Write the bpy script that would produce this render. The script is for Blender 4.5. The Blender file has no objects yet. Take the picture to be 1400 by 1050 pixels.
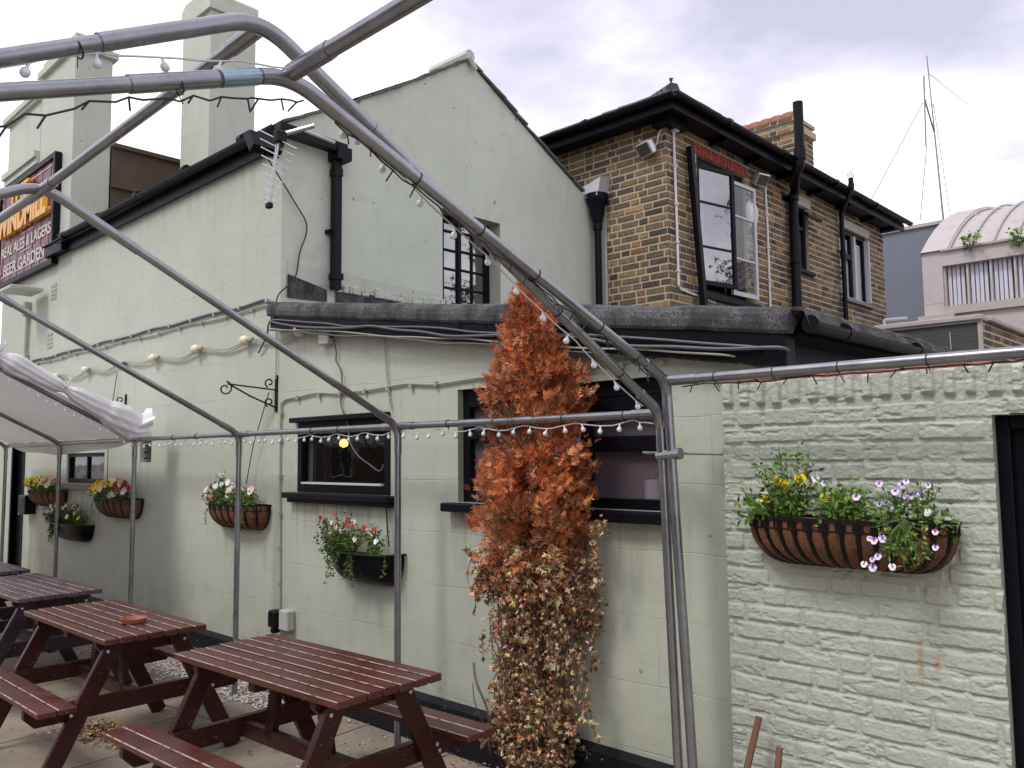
import bpy, math, random
import numpy as np
from mathutils import Vector, Matrix, noise
random.seed(7)
rnd=random.random; uni=random.uniform; R=math.radians; PI=math.pi
S=bpy.context.scene; COL=S.collection
# ------------------------------------------------------------------ camera (surveyed)
F_PX=1135.0; YAW,PIT,ROL=R(43.6),R(4.9),R(-.6)
CAM=Vector((0,-3.25,1.65))
fw=Vector((-math.sin(YAW)*math.cos(PIT),math.cos(YAW)*math.cos(PIT),math.sin(PIT)))
rt=Vector((math.cos(YAW),math.sin(YAW),0)); up=rt.cross(fw)
rt2=rt*math.cos(ROL)+up*math.sin(ROL); up2=up*math.cos(ROL)-rt*math.sin(ROL)
cd=bpy.data.cameras.new('camera'); cam=bpy.data.objects.new('camera',cd); COL.objects.link(cam)
cam.matrix_world=Matrix(((rt2.x,up2.x,-fw.x,CAM.x),(rt2.y,up2.y,-fw.y,CAM.y),(rt2.z,up2.z,-fw.z,CAM.z),(0,0,0,1)))
cd.lens=36*F_PX/1400; cd.sensor_width=36; cd.clip_start=.05; cd.clip_end=2000
S.camera=cam
def on(ax,val,x,y):
    """photo survey: the real point of the plane (axis=val) seen at pixel x,y of the 1400x1050 photo"""
    d=rt2*(x-700)-up2*(y-525)+fw*F_PX
    t=(val-CAM[ax])/d[ax]; return CAM+d*t
# ------------------------------------------------------------------ node helpers
def mat(name):
    m=bpy.data.materials.new(name); m.use_nodes=True
    nt=m.node_tree; nt.nodes.clear()
    o=nt.nodes.new('ShaderNodeOutputMaterial'); b=nt.nodes.new('ShaderNodeBsdfPrincipled')
    nt.links.new(b.outputs[0],o.inputs[0]); return m,nt,b,o
def N(nt,t,**k):
    n=nt.nodes.new('ShaderNode'+t)
    for a,v in k.items():
        if a in n.inputs.keys() if hasattr(n.inputs,'keys') else False: n.inputs[a].default_value=v
        else: setattr(n,a,v)
    return n
def setin(n,**k):
    for a,v in k.items(): n.inputs[a.replace('_',' ')].default_value=v
def noise_n(nt,vec,scale,detail=4,rough=.55,dist=0):
    n=nt.nodes.new('ShaderNodeTexNoise'); n.inputs['Scale'].default_value=scale; n.inputs['Detail'].default_value=detail
    n.inputs['Roughness'].default_value=rough; n.inputs['Distortion'].default_value=dist
    if vec is not None: nt.links.new(vec,n.inputs['Vector'])
    return n.outputs['Fac']
def ramp(nt,fac,stops):
    n=nt.nodes.new('ShaderNodeValToRGB'); nt.links.new(fac,n.inputs[0]); e=n.color_ramp.elements
    while len(e)<len(stops): e.new(.5)
    for i,(p,c) in enumerate(stops):
        e[i].position=p; e[i].color=(c,c,c,1) if not hasattr(c,'__len__') else (*c,1)
    return n.outputs[0]
def mix(nt,fac,a,b,mode='MIX'):
    n=nt.nodes.new('ShaderNodeMix'); n.data_type='RGBA'; n.blend_type=mode
    for s,v in ((0,fac),(6,a),(7,b)):
        if hasattr(v,'is_linked'): nt.links.new(v,n.inputs[s])
        else: n.inputs[s].default_value=v if s==0 else ((*v,1) if len(v)==3 else v)
    return n.outputs[2]
def math_n(nt,op,a,b=0.0):
    n=nt.nodes.new('ShaderNodeMath'); n.operation=op
    for s,v in ((0,a),(1,b)):
        if hasattr(v,'is_linked'): nt.links.new(v,n.inputs[s])
        else: n.inputs[s].default_value=v
    return n.outputs[0]
def pos(nt): return nt.nodes.new('ShaderNodeNewGeometry').outputs['Position']
def mapv(nt,vec,scale=(1,1,1),loc=(0,0,0),rot=(0,0,0)):
    n=nt.nodes.new('ShaderNodeMapping'); nt.links.new(vec,n.inputs[0])
    n.inputs['Scale'].default_value=scale; n.inputs['Location'].default_value=loc; n.inputs['Rotation'].default_value=rot
    return n.outputs[0]
def objc(nt): return nt.nodes.new('ShaderNodeTexCoord').outputs['Object']
def bump(nt,b,h,strength=.3,dist=.01,prev=None):
    n=nt.nodes.new('ShaderNodeBump'); n.inputs['Strength'].default_value=strength; n.inputs['Distance'].default_value=dist
    nt.links.new(h,n.inputs['Height'])
    if prev is not None: nt.links.new(prev,n.inputs['Normal'])
    nt.links.new(n.outputs[0],b.inputs['Normal']); return n.outputs[0]
def attr(nt,name='Col'):
    n=nt.nodes.new('ShaderNodeAttribute'); n.attribute_name=name; return n.outputs['Color']
M={}
SAGE=(.505,.535,.445)
def m_render(name,uax,joints=.42,base=SAGE):
    """painted cement render, faint block joints, uax = horizontal world axis"""
    m,nt,b,o=mat(name); P=pos(nt)
    sp=nt.nodes.new('ShaderNodeSeparateXYZ'); nt.links.new(P,sp.inputs[0])
    cb=nt.nodes.new('ShaderNodeCombineXYZ'); nt.links.new(sp.outputs[uax],cb.inputs[0]); nt.links.new(sp.outputs[2],cb.inputs[1])
    uv=cb.outputs[0]
    big=noise_n(nt,P,1.1,5,.6); mid=noise_n(nt,P,6,5,.6); fine=noise_n(nt,P,70,4,.6)
    streak=noise_n(nt,mapv(nt,P,(5,5,.7)),1.6,5,.65)
    c=mix(nt,ramp(nt,big,[(.3,0),(.7,1)]),tuple(x*.92 for x in base),tuple(x*1.05 for x in base))
    c=mix(nt,ramp(nt,streak,[(.52,0),(.8,.42)]),c,tuple(x*.74 for x in base))
    c=mix(nt,ramp(nt,mid,[(.55,0),(.8,.35)]),c,(.36,.35,.27))
    # small chips / grime specks
    vo=nt.nodes.new('ShaderNodeTexNoise'); vo.inputs['Scale'].default_value=16; vo.inputs['Detail'].default_value=2; nt.links.new(P,vo.inputs['Vector'])
    c=mix(nt,ramp(nt,vo.outputs['Fac'],[(.735,0),(.76,.75)]),c,(.2,.19,.16))
    # dirty foot of the wall
    mr=nt.nodes.new('ShaderNodeMapRange'); mr.inputs[1].default_value=.2; mr.inputs[2].default_value=.95; mr.inputs[3].default_value=.75; mr.inputs[4].default_value=0
    nt.links.new(sp.outputs[2],mr.inputs[0])
    c=mix(nt,math_n(nt,'MULTIPLY',mr.outputs[0],mid),c,(.22,.22,.17))
    if uax==0:
        drip=noise_n(nt,mapv(nt,P,(26,1,1.1)),1.0,4,.6)
        def rng(sock,p,q,r_,s_):
            u=nt.nodes.new('ShaderNodeMapRange'); u.inputs[1].default_value=p; u.inputs[2].default_value=q; nt.links.new(sock,u.inputs[0])
            v=nt.nodes.new('ShaderNodeMapRange'); v.inputs[1].default_value=s_; v.inputs[2].default_value=r_; nt.links.new(sock,v.inputs[0]); return math_n(nt,'MULTIPLY',u.outputs[0],v.outputs[0])
        for xa,xb,zt_,zl_,am in ((-5.3,-4.05,1.37,.45,.75),(-3.6,-2.0,1.35,.5,.7),(-9.95,-8.7,1.36,.35,.5),(-10.6,-5.4,4.02,.55,.4),(-5.4,-1.6,2.62,.35,.45),(-8.0,-7.6,1.62,.5,.5)):
            mk=math_n(nt,'MULTIPLY',rng(sp.outputs[0],xa-.02,xa+.06,xb-.06,xb+.02),rng(sp.outputs[2],zt_-zl_,zt_-.02,zt_,zt_+.04))
            c=mix(nt,math_n(nt,'MULTIPLY',math_n(nt,'MULTIPLY',mk,am),ramp(nt,drip,[(.42,0),(.66,1)])),c,(.25,.25,.19))
    nt.links.new(c,b.inputs['Base Color']); setin(b,Roughness=.55)
    b.inputs['Specular IOR Level'].default_value=.35
    wob=noise_n(nt,P,2.2,2); 
    uvw=nt.nodes.new('ShaderNodeVectorMath'); uvw.operation='ADD'; nt.links.new(uv,uvw.inputs[0])
    wc=nt.nodes.new('ShaderNodeCombineXYZ'); nt.links.new(math_n(nt,'MULTIPLY',wob,.05),wc.inputs[0]); nt.links.new(math_n(nt,'MULTIPLY',wob,.03),wc.inputs[1]); nt.links.new(wc.outputs[0],uvw.inputs[1])
    br=nt.nodes.new('ShaderNodeTexBrick'); nt.links.new(uvw.outputs[0],br.inputs['Vector'])
    setin(br,Scale=1.0); br.inputs['Brick Width'].default_value=.62; br.inputs['Row Height'].default_value=.305; br.inputs['Mortar Size'].default_value=.0035; br.inputs['Mortar Smooth'].default_value=.6; br.inputs['Bias'].default_value=0
    jo=math_n(nt,'MULTIPLY',br.outputs['Fac'],ramp(nt,noise_n(nt,P,1.7,3),[(.38,.1),(.6,1)]))
    h=math_n(nt,'SUBTRACT',math_n(nt,'ADD',math_n(nt,'MULTIPLY',mid,.8),math_n(nt,'MULTIPLY',fine,.10)),math_n(nt,'MULTIPLY',jo,joints))
    # long trowel wrinkles and hair cracks
    w=noise_n(nt,mapv(nt,P,(1,1,5),rot=(.2,.3,0)),5,7,.7,1.2)
    h=math_n(nt,'ADD',h,math_n(nt,'MULTIPLY',ramp(nt,w,[(.485,0),(.5,1),(.515,0)]),.045))
    bump(nt,b,h,.6,.011)
    return m
def m_simple(name,col,rough=.5,metal=0,nscale=20,var=.15,bmp=.15,bd=.003,spec=.5,attrc=False,wear=None,coords='obj'):
    m,nt,b,o=mat(name); P=pos(nt) if coords=='pos' else objc(nt)
    n=noise_n(nt,P,nscale,5,.6)
    base=attr(nt) if attrc else None
    if attrc: c=mix(nt,n,mix(nt,1.0,base,(1-var,)*3,'MULTIPLY'),mix(nt,1.0,base,(1+var,)*3,'MULTIPLY'))
    else: c=mix(nt,n,tuple(x*(1-var) for x in col),tuple(x*(1+var) for x in col))
    if wear: c=mix(nt,ramp(nt,noise_n(nt,P,wear[1],6,.7),[(wear[2],0),(wear[2]+.05,.9)]),c,wear[0])
    nt.links.new(c,b.inputs['Base Color']); nt.links.new(math_n(nt,'ADD',math_n(nt,'MULTIPLY',n,.3),rough-.15),b.inputs['Roughness'])
    b.inputs['Metallic'].default_value=metal; b.inputs['Specular IOR Level'].default_value=spec
    if bmp: bump(nt,b,n,bmp,bd)
    return m
M['wallx']=m_render('painted_render_front',0); M['wally']=m_render('painted_render_gable',1,.12,(.585,.635,.53))  # gable paint is greener, and lightened in place of the sunlight it misses
M['stack']=m_render('painted_render_stack',1,0,(.53,.565,.475))
M['black']=m_simple('black_gloss_paint',(.005,.005,.009),.42,spec=.15,nscale=14,var=.4,bmp=.4,bd=.004,wear=((.25,.25,.24),45,.7))
M['blackp']=m_simple('black_plastic',(.005,.005,.008),.42,spec=.17,nscale=9,var=.4,bmp=.05)
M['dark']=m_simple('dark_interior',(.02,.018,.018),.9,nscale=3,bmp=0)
M['iron']=m_simple('black_iron',(.006,.005,.006),.55,spec=.25,nscale=60,bmp=.3,bd=.002)
M['grey_plastic']=m_simple('pale_grey_plastic',(.45,.46,.42),.45,nscale=5,bmp=0)
M['cable_sage']=m_simple('painted_cable',(.36,.38,.31),.55,nscale=30,bmp=0,wear=((.05,.05,.05),30,.6))
M['cable_grey']=m_simple('grey_cable',(.10,.10,.115),.5,nscale=20,var=.4,bmp=0)
M['cable_black']=m_simple('black_cable',(.02,.02,.022),.5,nscale=20,bmp=0)
M['cable_white']=m_simple('white_cable',(.6,.6,.62),.4,nscale=20,bmp=0)
M['white']=m_simple('white_plastic',(.75,.75,.76),.4,nscale=10,var=.05,bmp=0)
M['bulbw']=m_simple('white_bulb',(.78,.77,.8),.25,nscale=10,var=.05,bmp=0)
M['bulby']=m_simple('cream_bulb',(.8,.72,.5),.25,nscale=10,var=.05,bmp=0)
M['soil']=m_simple('dark_soil',(.03,.02,.014),.95,nscale=60,var=.5,bmp=1,bd=.01)
M['leaf']=m_simple('leaf_faces',None,.55,nscale=40,var=.2,bmp=0,attrc=True,spec=.3)
M['petal']=m_simple('petal_faces',None,.6,nscale=60,var=.08,bmp=0,attrc=True,spec=.2)
M['terracotta']=m_simple('terracotta',(.32,.115,.065),.6,nscale=30,var=.15,bmp=.2)
M['redpot']=m_simple('red_clay',(.35,.12,.08),.8,nscale=12,var=.3,bmp=.2)
M['stone_sill']=m_simple('worn_sill',(.2,.2,.19),.7,nscale=20,var=.4,bmp=.5)
M['alu']=m_simple('aluminium',(.62,.62,.64),.35,metal=.8,nscale=30,bmp=0)
M['rustpole']=m_simple('aerial_pole',(.27,.22,.23),.6,nscale=3,bmp=0)
M['whitewood']=m_simple('white_window_paint',(.55,.56,.58),.45,nscale=25,var=.1,bmp=.2,wear=((.12,.11,.1),30,.66))
M['blue_sleeve']=m_simple('blue_tinted_sleeve',(.30,.42,.48),.25,metal=.7,nscale=30,bmp=0)
# galvanised tube
m,nt,b,o=mat('galvanised_steel'); P=pos(nt)
n1=noise_n(nt,P,9,6,.65); n2=noise_n(nt,mapv(nt,P,(1,1,1)),55,3,.6); n3=noise_n(nt,P,2.5,3)
c=mix(nt,n1,(.20,.205,.22),(.42,.43,.45)); c=mix(nt,ramp(nt,n2,[(.5,0),(.75,.22)]),c,(.12,.12,.13)); c=mix(nt,ramp(nt,n3,[(.55,0),(.7,.5)]),c,(.2,.2,.25))
nt.links.new(c,b.inputs['Base Color']); b.inputs['Metallic'].default_value=.85
nt.links.new(math_n(nt,'ADD',math_n(nt,'MULTIPLY',n1,.3),.14),b.inputs['Roughness']); bump(nt,b,n1,.06,.002); M['steel']=m
# mineral felt
m,nt,b,o=mat('mineral_felt'); P=pos(nt)
n1=noise_n(nt,P,130,3,.8); n2=noise_n(nt,mapv(nt,P,(2,2,1),rot=(0,.7,0)),4,4,.6)
c=mix(nt,ramp(nt,n1,[(.38,0),(.62,1)]),(.014,.014,.016),(.17,.17,.17)); c=mix(nt,ramp(nt,n2,[(.42,.0),(.58,.8)]),c,(.022,.022,.026))
nt.links.new(c,b.inputs['Base Color']); setin(b,Roughness=.9); bump(nt,b,math_n(nt,'ADD',n1,math_n(nt,'MULTIPLY',n2,3)),.6,.008); M['felt']=m
# london stock bricks (colour per brick) and mortar
m,nt,b,o=mat('stock_brick'); P=pos(nt); a=attr(nt)
n1=noise_n(nt,P,28,5,.7); n2=noise_n(nt,P,90,3,.6)
c=mix(nt,1.0,a,ramp(nt,n1,[(.25,.45),(.75,1.5)]),'MULTIPLY'); c=mix(nt,ramp(nt,n2,[(.6,0),(.75,.6)]),c,(.02,.018,.016))
c=mix(nt,ramp(nt,noise_n(nt,P,1.3,4),[(.5,0),(.8,.4)]),c,(.05,.045,.04))
nt.links.new(c,b.inputs['Base Color']); setin(b,Roughness=.9); bump(nt,b,n1,.8,.012); M['brick']=m
M['opp_brick']=m_simple('dark_brick',(.10,.065,.045),.9,nscale=3,var=.4,bmp=.3,coords='pos')
M['mortar']=m_simple('lime_mortar',(.47,.40,.28),.95,nscale=35,var=.35,bmp=.6,bd=.01,coords='pos')
# foreground painted brickwork (real relief, paint + chips where relief is deepest)
m,nt,b,o=mat('painted_brickwork'); P=pos(nt)
big=noise_n(nt,P,2,5,.6); n1=noise_n(nt,P,60,6,.7); n2=noise_n(nt,P,200,3,.6); n4=noise_n(nt,mapv(nt,P,(1,1,2)),14,6,.75,.6)
c=mix(nt,ramp(nt,big,[(.3,0),(.7,1)]),(.43,.46,.385),(.505,.535,.455)); c=mix(nt,ramp(nt,n4,[(.62,0),(.75,.5)]),c,(.30,.29,.23))
c=mix(nt,math_n(nt,'MULTIPLY',ramp(nt,n4,[(.6,0),(.66,1)]),attr(nt,'Chip')),c,(.26,.10,.06))
ru=nt.nodes.new('ShaderNodeAttribute'); ru.attribute_name='Rust'
c=mix(nt,math_n(nt,'MULTIPLY',ru.outputs['Fac'],ramp(nt,n4,[(.3,.2),(.6,1)])),c,(.42,.2,.06))
nt.links.new(c,b.inputs['Base Color']); setin(b,Roughness=.5); b.inputs['Specular IOR Level'].default_value=.4
h=math_n(nt,'ADD',math_n(nt,'MULTIPLY',n1,.5),math_n(nt,'MULTIPLY',n4,.8)); bump(nt,b,h,.8,.007); M['pbrick']=m
# stained table timber: gloss maroon
def m_timber(name,col,col2):
    m,nt,b,o=mat(name); P=objc(nt)
    g=noise_n(nt,mapv(nt,P,(1.5,22,22)),3,6,.65,.5); n=noise_n(nt,P,5,4); f=noise_n(nt,P,50,4,.7)
    c=mix(nt,g,col,col2); c=mix(nt,ramp(nt,n,[(.45,0),(.75,.4)]),c,tuple(x*1.5+.012 for x in col2)); c=mix(nt,ramp(nt,f,[(.64,0),(.70,.55)]),c,(.34,.26,.23))
    nt.links.new(c,b.inputs['Base Color']); nt.links.new(ramp(nt,n,[(.3,.2),(.7,.48)]),b.inputs['Roughness']); b.inputs['Specular IOR Level'].default_value=.32
    bump(nt,b,g,.25,.003); return m
M['timber']=m_timber('maroon_stained_timber',(.021,.0058,.0052),(.056,.0135,.011)); M['timber2']=m_timber('dark_weathered_timber',(.016,.010,.013),(.05,.03,.038))
M['timber_top']=m_timber('worn_maroon_table_top',(.048,.0135,.0105),(.115,.037,.028)); M['timber2_top']=m_timber('worn_dark_table_top',(.045,.03,.037),(.12,.085,.10)); M['edge_glint']=m_simple('painted_edge_glint',(.36,.29,.27),.5,nscale=30,var=.4,bmp=0,wear=((.10,.03,.025),18,.52))  # edge material: pale gloss highlight painted into the front chamfers
# coir liner
m,nt,b,o=mat('coir_liner'); P=objc(nt)
n1=noise_n(nt,P,25,6,.8,2.5); n2=noise_n(nt,P,90,4,.8,3)
c=mix(nt,ramp(nt,n1,[(.35,0),(.65,1)]),(.085,.028,.012),(.38,.17,.08)); c=mix(nt,ramp(nt,n2,[(.6,0),(.72,.7)]),c,(.5,.33,.2))
nt.links.new(c,b.inputs['Base Color']); setin(b,Roughness=.95); bump(nt,b,math_n(nt,'ADD',n1,n2),1,.012); M['coir']=m
# tarpaulin
m,nt,b,o=mat('white_tarpaulin'); P=pos(nt)
n1=noise_n(nt,P,3,5,.6); n2=noise_n(nt,mapv(nt,P,(1,5,5)),7,5,.7)
c=mix(nt,n1,(.60,.58,.57),(.76,.75,.77)); c=mix(nt,ramp(nt,n2,[(.5,0),(.8,.3)]),c,(.36,.31,.27))
nt.links.new(c,b.inputs['Base Color']); setin(b,Roughness=.5); b.inputs['Subsurface Weight'].default_value=0
tr=nt.nodes.new('ShaderNodeBsdfTranslucent'); nt.links.new(c,tr.inputs[0]); ms=nt.nodes.new('ShaderNodeMixShader'); ms.inputs[0].default_value=.3
nt.links.new(b.outputs[0],ms.inputs[1]); nt.links.new(tr.outputs[0],ms.inputs[2]); nt.links.new(ms.outputs[0],o.inputs[0]); bump(nt,b,n2,.5,.01); M['tarp']=m
M['tarp_roll']=m_simple('rolled_white_sheet',(.78,.76,.79),.5,nscale=4,var=.06,bmp=.2,wear=((.5,.46,.45),6,.66),coords='pos')
# glass
def m_glass(name,tint=(.9,.92,.95),refl=.25,rough=.02,op=0.0,opc=(.2,.2,.25)):
    m,nt,b,o=mat(name)
    t=nt.nodes.new('ShaderNodeBsdfTransparent'); t.inputs[0].default_value=(*tint,1)
    g=nt.nodes.new('ShaderNodeBsdfGlossy'); g.inputs['Roughness'].default_value=rough
    lw=nt.nodes.new('ShaderNodeLayerWeight'); lw.inputs[0].default_value=.5; frv=math_n(nt,'ADD',math_n(nt,'MULTIPLY',math_n(nt,'POWER',lw.outputs['Facing'],4.0),.75),.04)
    n=noise_n(nt,pos(nt),3,3); bp=nt.nodes.new('ShaderNodeBump'); bp.inputs['Strength'].default_value=.06; bp.inputs['Distance'].default_value=.02; nt.links.new(n,bp.inputs['Height']); nt.links.new(bp.outputs[0],g.inputs['Normal'])
    ms=nt.nodes.new('ShaderNodeMixShader'); nt.links.new(math_n(nt,'ADD',frv,refl),ms.inputs[0])
    s=t.outputs[0]
    if op:
        b.inputs['Base Color'].default_value=(*opc,1); m2=nt.nodes.new('ShaderNodeMixShader'); m2.inputs[0].default_value=op
        nt.links.new(s,m2.inputs[1]); nt.links.new(b.outputs[0],m2.inputs[2]); s=m2.outputs[0]
    nt.links.new(s,ms.inputs[1]); nt.links.new(g.outputs[0],ms.inputs[2]); nt.links.new(ms.outputs[0],o.inputs[0]); return m
M['glass']=m_glass('window_glass',refl=.05); M['glass_hi']=m_glass('bright_reflecting_glass',(.4,.45,.5),.35)
M['lit_haze']=m_glass('lit_room_haze_glass',(.8,.8,.85),.0,.05,.42,(.27,.21,.26))  # mauve colour in the pane itself stands in for light in the room behind
# paving
m,nt,b,o=mat('stone_paving'); P=pos(nt)
wp=nt.nodes.new('ShaderNodeVectorMath'); wp.operation='ADD'; nt.links.new(mapv(nt,P,rot=(0,0,R(-6)),loc=(.15,.1,0)),wp.inputs[0])
wn=nt.nodes.new('ShaderNodeTexNoise'); wn.inputs['Scale'].default_value=3; nt.links.new(P,wn.inputs['Vector'])
wsc=nt.nodes.new('ShaderNodeVectorMath'); wsc.operation='SCALE'; wsc.inputs['Scale'].default_value=.03; nt.links.new(wn.outputs['Color'],wsc.inputs[0]); nt.links.new(wsc.outputs[0],wp.inputs[1])
br=nt.nodes.new('ShaderNodeTexBrick'); nt.links.new(wp.outputs[0],br.inputs['Vector']); br.inputs['Scale'].default_value=1; br.inputs['Brick Width'].default_value=.75; br.inputs['Row Height'].default_value=.6; br.inputs['Mortar Size'].default_value=.009; br.inputs['Mortar Smooth'].default_value=.3
br.inputs['Color1'].default_value=(.25,.21,.16,1); br.inputs['Color2'].default_value=(.36,.295,.215,1); br.inputs['Mortar'].default_value=(.05,.045,.035,1); br.inputs['Bias'].default_value=0
n1=noise_n(nt,P,2.3,6,.65); n2=noise_n(nt,P,22,6,.7); n3=noise_n(nt,P,120,3,.7)
c=mix(nt,ramp(nt,n1,[(.35,0),(.65,.7)]),br.outputs['Color'],(.17,.155,.135)); c=mix(nt,ramp(nt,n2,[(.5,0),(.75,.55)]),c,(.4,.35,.27)); c=mix(nt,ramp(nt,n3,[(.62,0),(.72,.6)]),c,(.06,.05,.04))
nt.links.new(c,b.inputs['Base Color']); setin(b,Roughness=.8)
h=math_n(nt,'SUBTRACT',math_n(nt,'ADD',math_n(nt,'MULTIPLY',n2,.3),math_n(nt,'MULTIPLY',n3,.12)),br.outputs['Fac']); bump(nt,b,h,.7,.012); M['paving']=m
# slate / lead / pinkish metal / grey cladding
M['slate']=m_simple('roof_slate',(.12,.11,.11),.8,nscale=8,var=.4,bmp=.6,bd=.02,coords='pos')
M['lead']=m_simple('lead_flashing',(.5,.49,.52),.55,nscale=15,var=.3,bmp=.4)
M['vault']=m_simple('pinkish_standing_seam_metal',(.46,.415,.41),.6,nscale=3,var=.12,bmp=.1,coords='pos',wear=((.3,.27,.25),2.5,.62))
M['greyclad']=m_simple('slate_grey_cladding',(.15,.165,.205),.6,nscale=1.2,var=.15,bmp=.1,coords='pos')
M['poly']=m_simple('translucent_panel',(.60,.60,.68),.35,nscale=6,var=.08,bmp=.1,coords='pos')
M['brown_render']=m_simple('brown_stained_render',(.10,.07,.05),.9,nscale=4,var=.5,bmp=.7,bd=.02,coords='pos',wear=((.25,.22,.18),9,.66))
M['greyrender']=m_simple('dark_pebble_render',(.065,.068,.068),.85,nscale=45,var=.6,bmp=.8,bd=.01,coords='pos')
M['coping']=m_simple('pale_coping',(.42,.38,.35),.7,nscale=10,var=.2,bmp=.3,coords='pos')
M['sign_red']=m_simple('maroon_sign_paint',(.15,.035,.045),.35,nscale=4,var=.35,bmp=.15,coords='pos')
M['gold']=m_simple('gold_letter_paint',(.78,.40,.05),.35,nscale=12,var=.2,bmp=0,coords='pos')
M['letter']=m_simple('cream_letter_paint',(.62,.58,.55),.5,nscale=12,var=.1,bmp=0,coords='pos')
M['navy']=m_simple('navy_letter',(.02,.025,.08),.5,bmp=0); M['reflected_banner']=m_simple('grey_reflected_banner',(.10,.105,.16),.6,bmp=0)
M['bark']=m_simple('bark',(.12,.075,.05),.9,nscale=20,var=.4,bmp=1,bd=.01)
m,nt,b,o=mat('warm_lamp'); b.inputs['Emission Color'].default_value=(1,.55,.2,1); b.inputs['Emission Strength'].default_value=1.7; M['lamp']=m
M['pink']=m_simple('mauve_room_wall',(.5,.36,.38),.9,nscale=1,bmp=0); M['litter']=m_simple('litter',None,.85,nscale=40,var=.3,bmp=0,attrc=True)
# ------------------------------------------------------------------ object helpers
def empty(name,loc=(0,0,0),rz=0):
    o=bpy.data.objects.new(name,None); COL.objects.link(o); o.location=loc; o.rotation_euler=(0,0,rz); o.empty_display_size=.1; return o
def tag(o,label=None,cat=None,group=None,kind=None):
    if label: o['label']=label
    if cat: o['category']=cat
    if group: o['group']=group
    if kind: o['kind']=kind
    return o
def thing(name,label,cat,loc=(0,0,0),group=None,rz=0): return tag(empty(name,loc,rz),label,cat,group)
def rootloc(o):
    v=Vector((0,0,0))
    while o is not None: v+=o.location; o=o.parent
    return v
class MB:
    def __init__(s): s.v=[]; s.f=[]; s.c=[]; s.g=[]
    def mark(s): s.g.append((len(s.v),len(s.f))); return s
    def build_each(s,name,m,parent=None,**k):
        s.mark(); out=[]
        for (v0,f0),(v1,f1) in zip(s.g,s.g[1:]):
            if f1==f0: continue
            t=MB(); t.v=s.v[v0:v1]; t.f=[tuple(i-v0 for i in f) for f in s.f[f0:f1]]; t.c=s.c[f0:f1]; out.append(t.build(name,m,parent,**k))
        return out
    def add(s,vs,fs,col=None):
        k=len(s.v); s.v+= [tuple(v) for v in vs]; s.f+=[tuple(i+k for i in f) for f in fs]; s.c+=[col]*len(fs); return s
    def box(s,x0,x1,y0,y1,z0,z1,col=None,mt=None):
        vs=[Vector(p) for p in ((x0,y0,z0),(x1,y0,z0),(x1,y1,z0),(x0,y1,z0),(x0,y0,z1),(x1,y0,z1),(x1,y1,z1),(x0,y1,z1))]
        if mt is not None: vs=[mt@v for v in vs]
        return s.add(vs,[(0,3,2,1),(4,5,6,7),(0,1,5,4),(1,2,6,5),(2,3,7,6),(3,0,4,7)],col)
    def bbox(s,x0,x1,y0,y1,z0,z1,e=.004,mt=None,col=None):
        """box with chamfered edges"""
        vs=[];
        xs=(x0,x0+e,x1-e,x1); ys=(y0,y0+e,y1-e,y1); zs=(z0,z0+e,z1-e,z1)
        bm={}
        def vi(p):
            if p not in bm: bm[p]=len(vs); vs.append(Vector(p))
            return bm[p]
        fs=[]
        a,b=e,e
        X=(x0,x1);Y=(y0,y1);Z=(z0,z1)
        def P(i,j,k,ax):
            p=[X[i]+(e if i==0 else -e),Y[j]+(e if j==0 else -e),Z[k]+(e if k==0 else -e)]
            p[ax]=(X,Y,Z)[ax][(i,j,k)[ax]]; return tuple(p)
        for i in (0,1): fs.append([vi(P(i,j,k,0)) for j,k in ((0,0),(1,0),(1,1),(0,1))][::1 if i else -1])
        for j in (0,1): fs.append([vi(P(i,j,k,1)) for i,k in ((0,0),(1,0),(1,1),(0,1))][::-1 if j else 1])
        for k in (0,1): fs.append([vi(P(i,j,k,2)) for i,j in ((0,0),(1,0),(1,1),(0,1))][::1 if k else -1])
        for j in (0,1):
            for k in (0,1): fs.append([vi(P(0,j,k,1)),vi(P(1,j,k,1)),vi(P(1,j,k,2)),vi(P(0,j,k,2))])
        for i in (0,1):
            for k in (0,1): fs.append([vi(P(i,0,k,0)),vi(P(i,1,k,0)),vi(P(i,1,k,2)),vi(P(i,0,k,2))])
        for i in (0,1):
            for j in (0,1): fs.append([vi(P(i,j,0,0)),vi(P(i,j,1,0)),vi(P(i,j,1,1)),vi(P(i,j,0,1))])
        for i in (0,1):
            for j in (0,1):
                for k in (0,1): fs.append([vi(P(i,j,k,0)),vi(P(i,j,k,1)),vi(P(i,j,k,2))])
        if mt is not None: vs=[mt@v for v in vs]
        return s.add(vs,fs,col)
    def tube(s,pts,r,seg=8,caps=True,col=None,flat=None):
        pts=[Vector(p) for p in pts]; n=len(pts); rs=r if hasattr(r,'__len__') else [r]*n
        k=len(s.v); fs=[]; vs=[]
        t=(pts[1]-pts[0]).normalized(); a=t.cross(Vector((0,0,1)))
        if a.length<.01: a=t.cross(Vector((1,0,0)))
        a.normalize()
        for i,p in enumerate(pts):
            t=((pts[min(i+1,n-1)]-pts[max(i-1,0)])).normalized()
            a=(a-t*a.dot(t)); a.normalize(); b=t.cross(a)
            for j in range(seg):
                q=2*PI*j/seg; vs.append(p+(a*math.cos(q)+b*math.sin(q))*rs[i])
        for i in range(n-1):
            for j in range(seg):
                j2=(j+1)%seg; fs.append((i*seg+j,i*seg+j2,(i+1)*seg+j2,(i+1)*seg+j))
        if caps: fs.append(tuple(range(seg))[::-1]); fs.append(tuple((n-1)*seg+j for j in range(seg)))
        return s.add(vs,fs,col)
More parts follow.
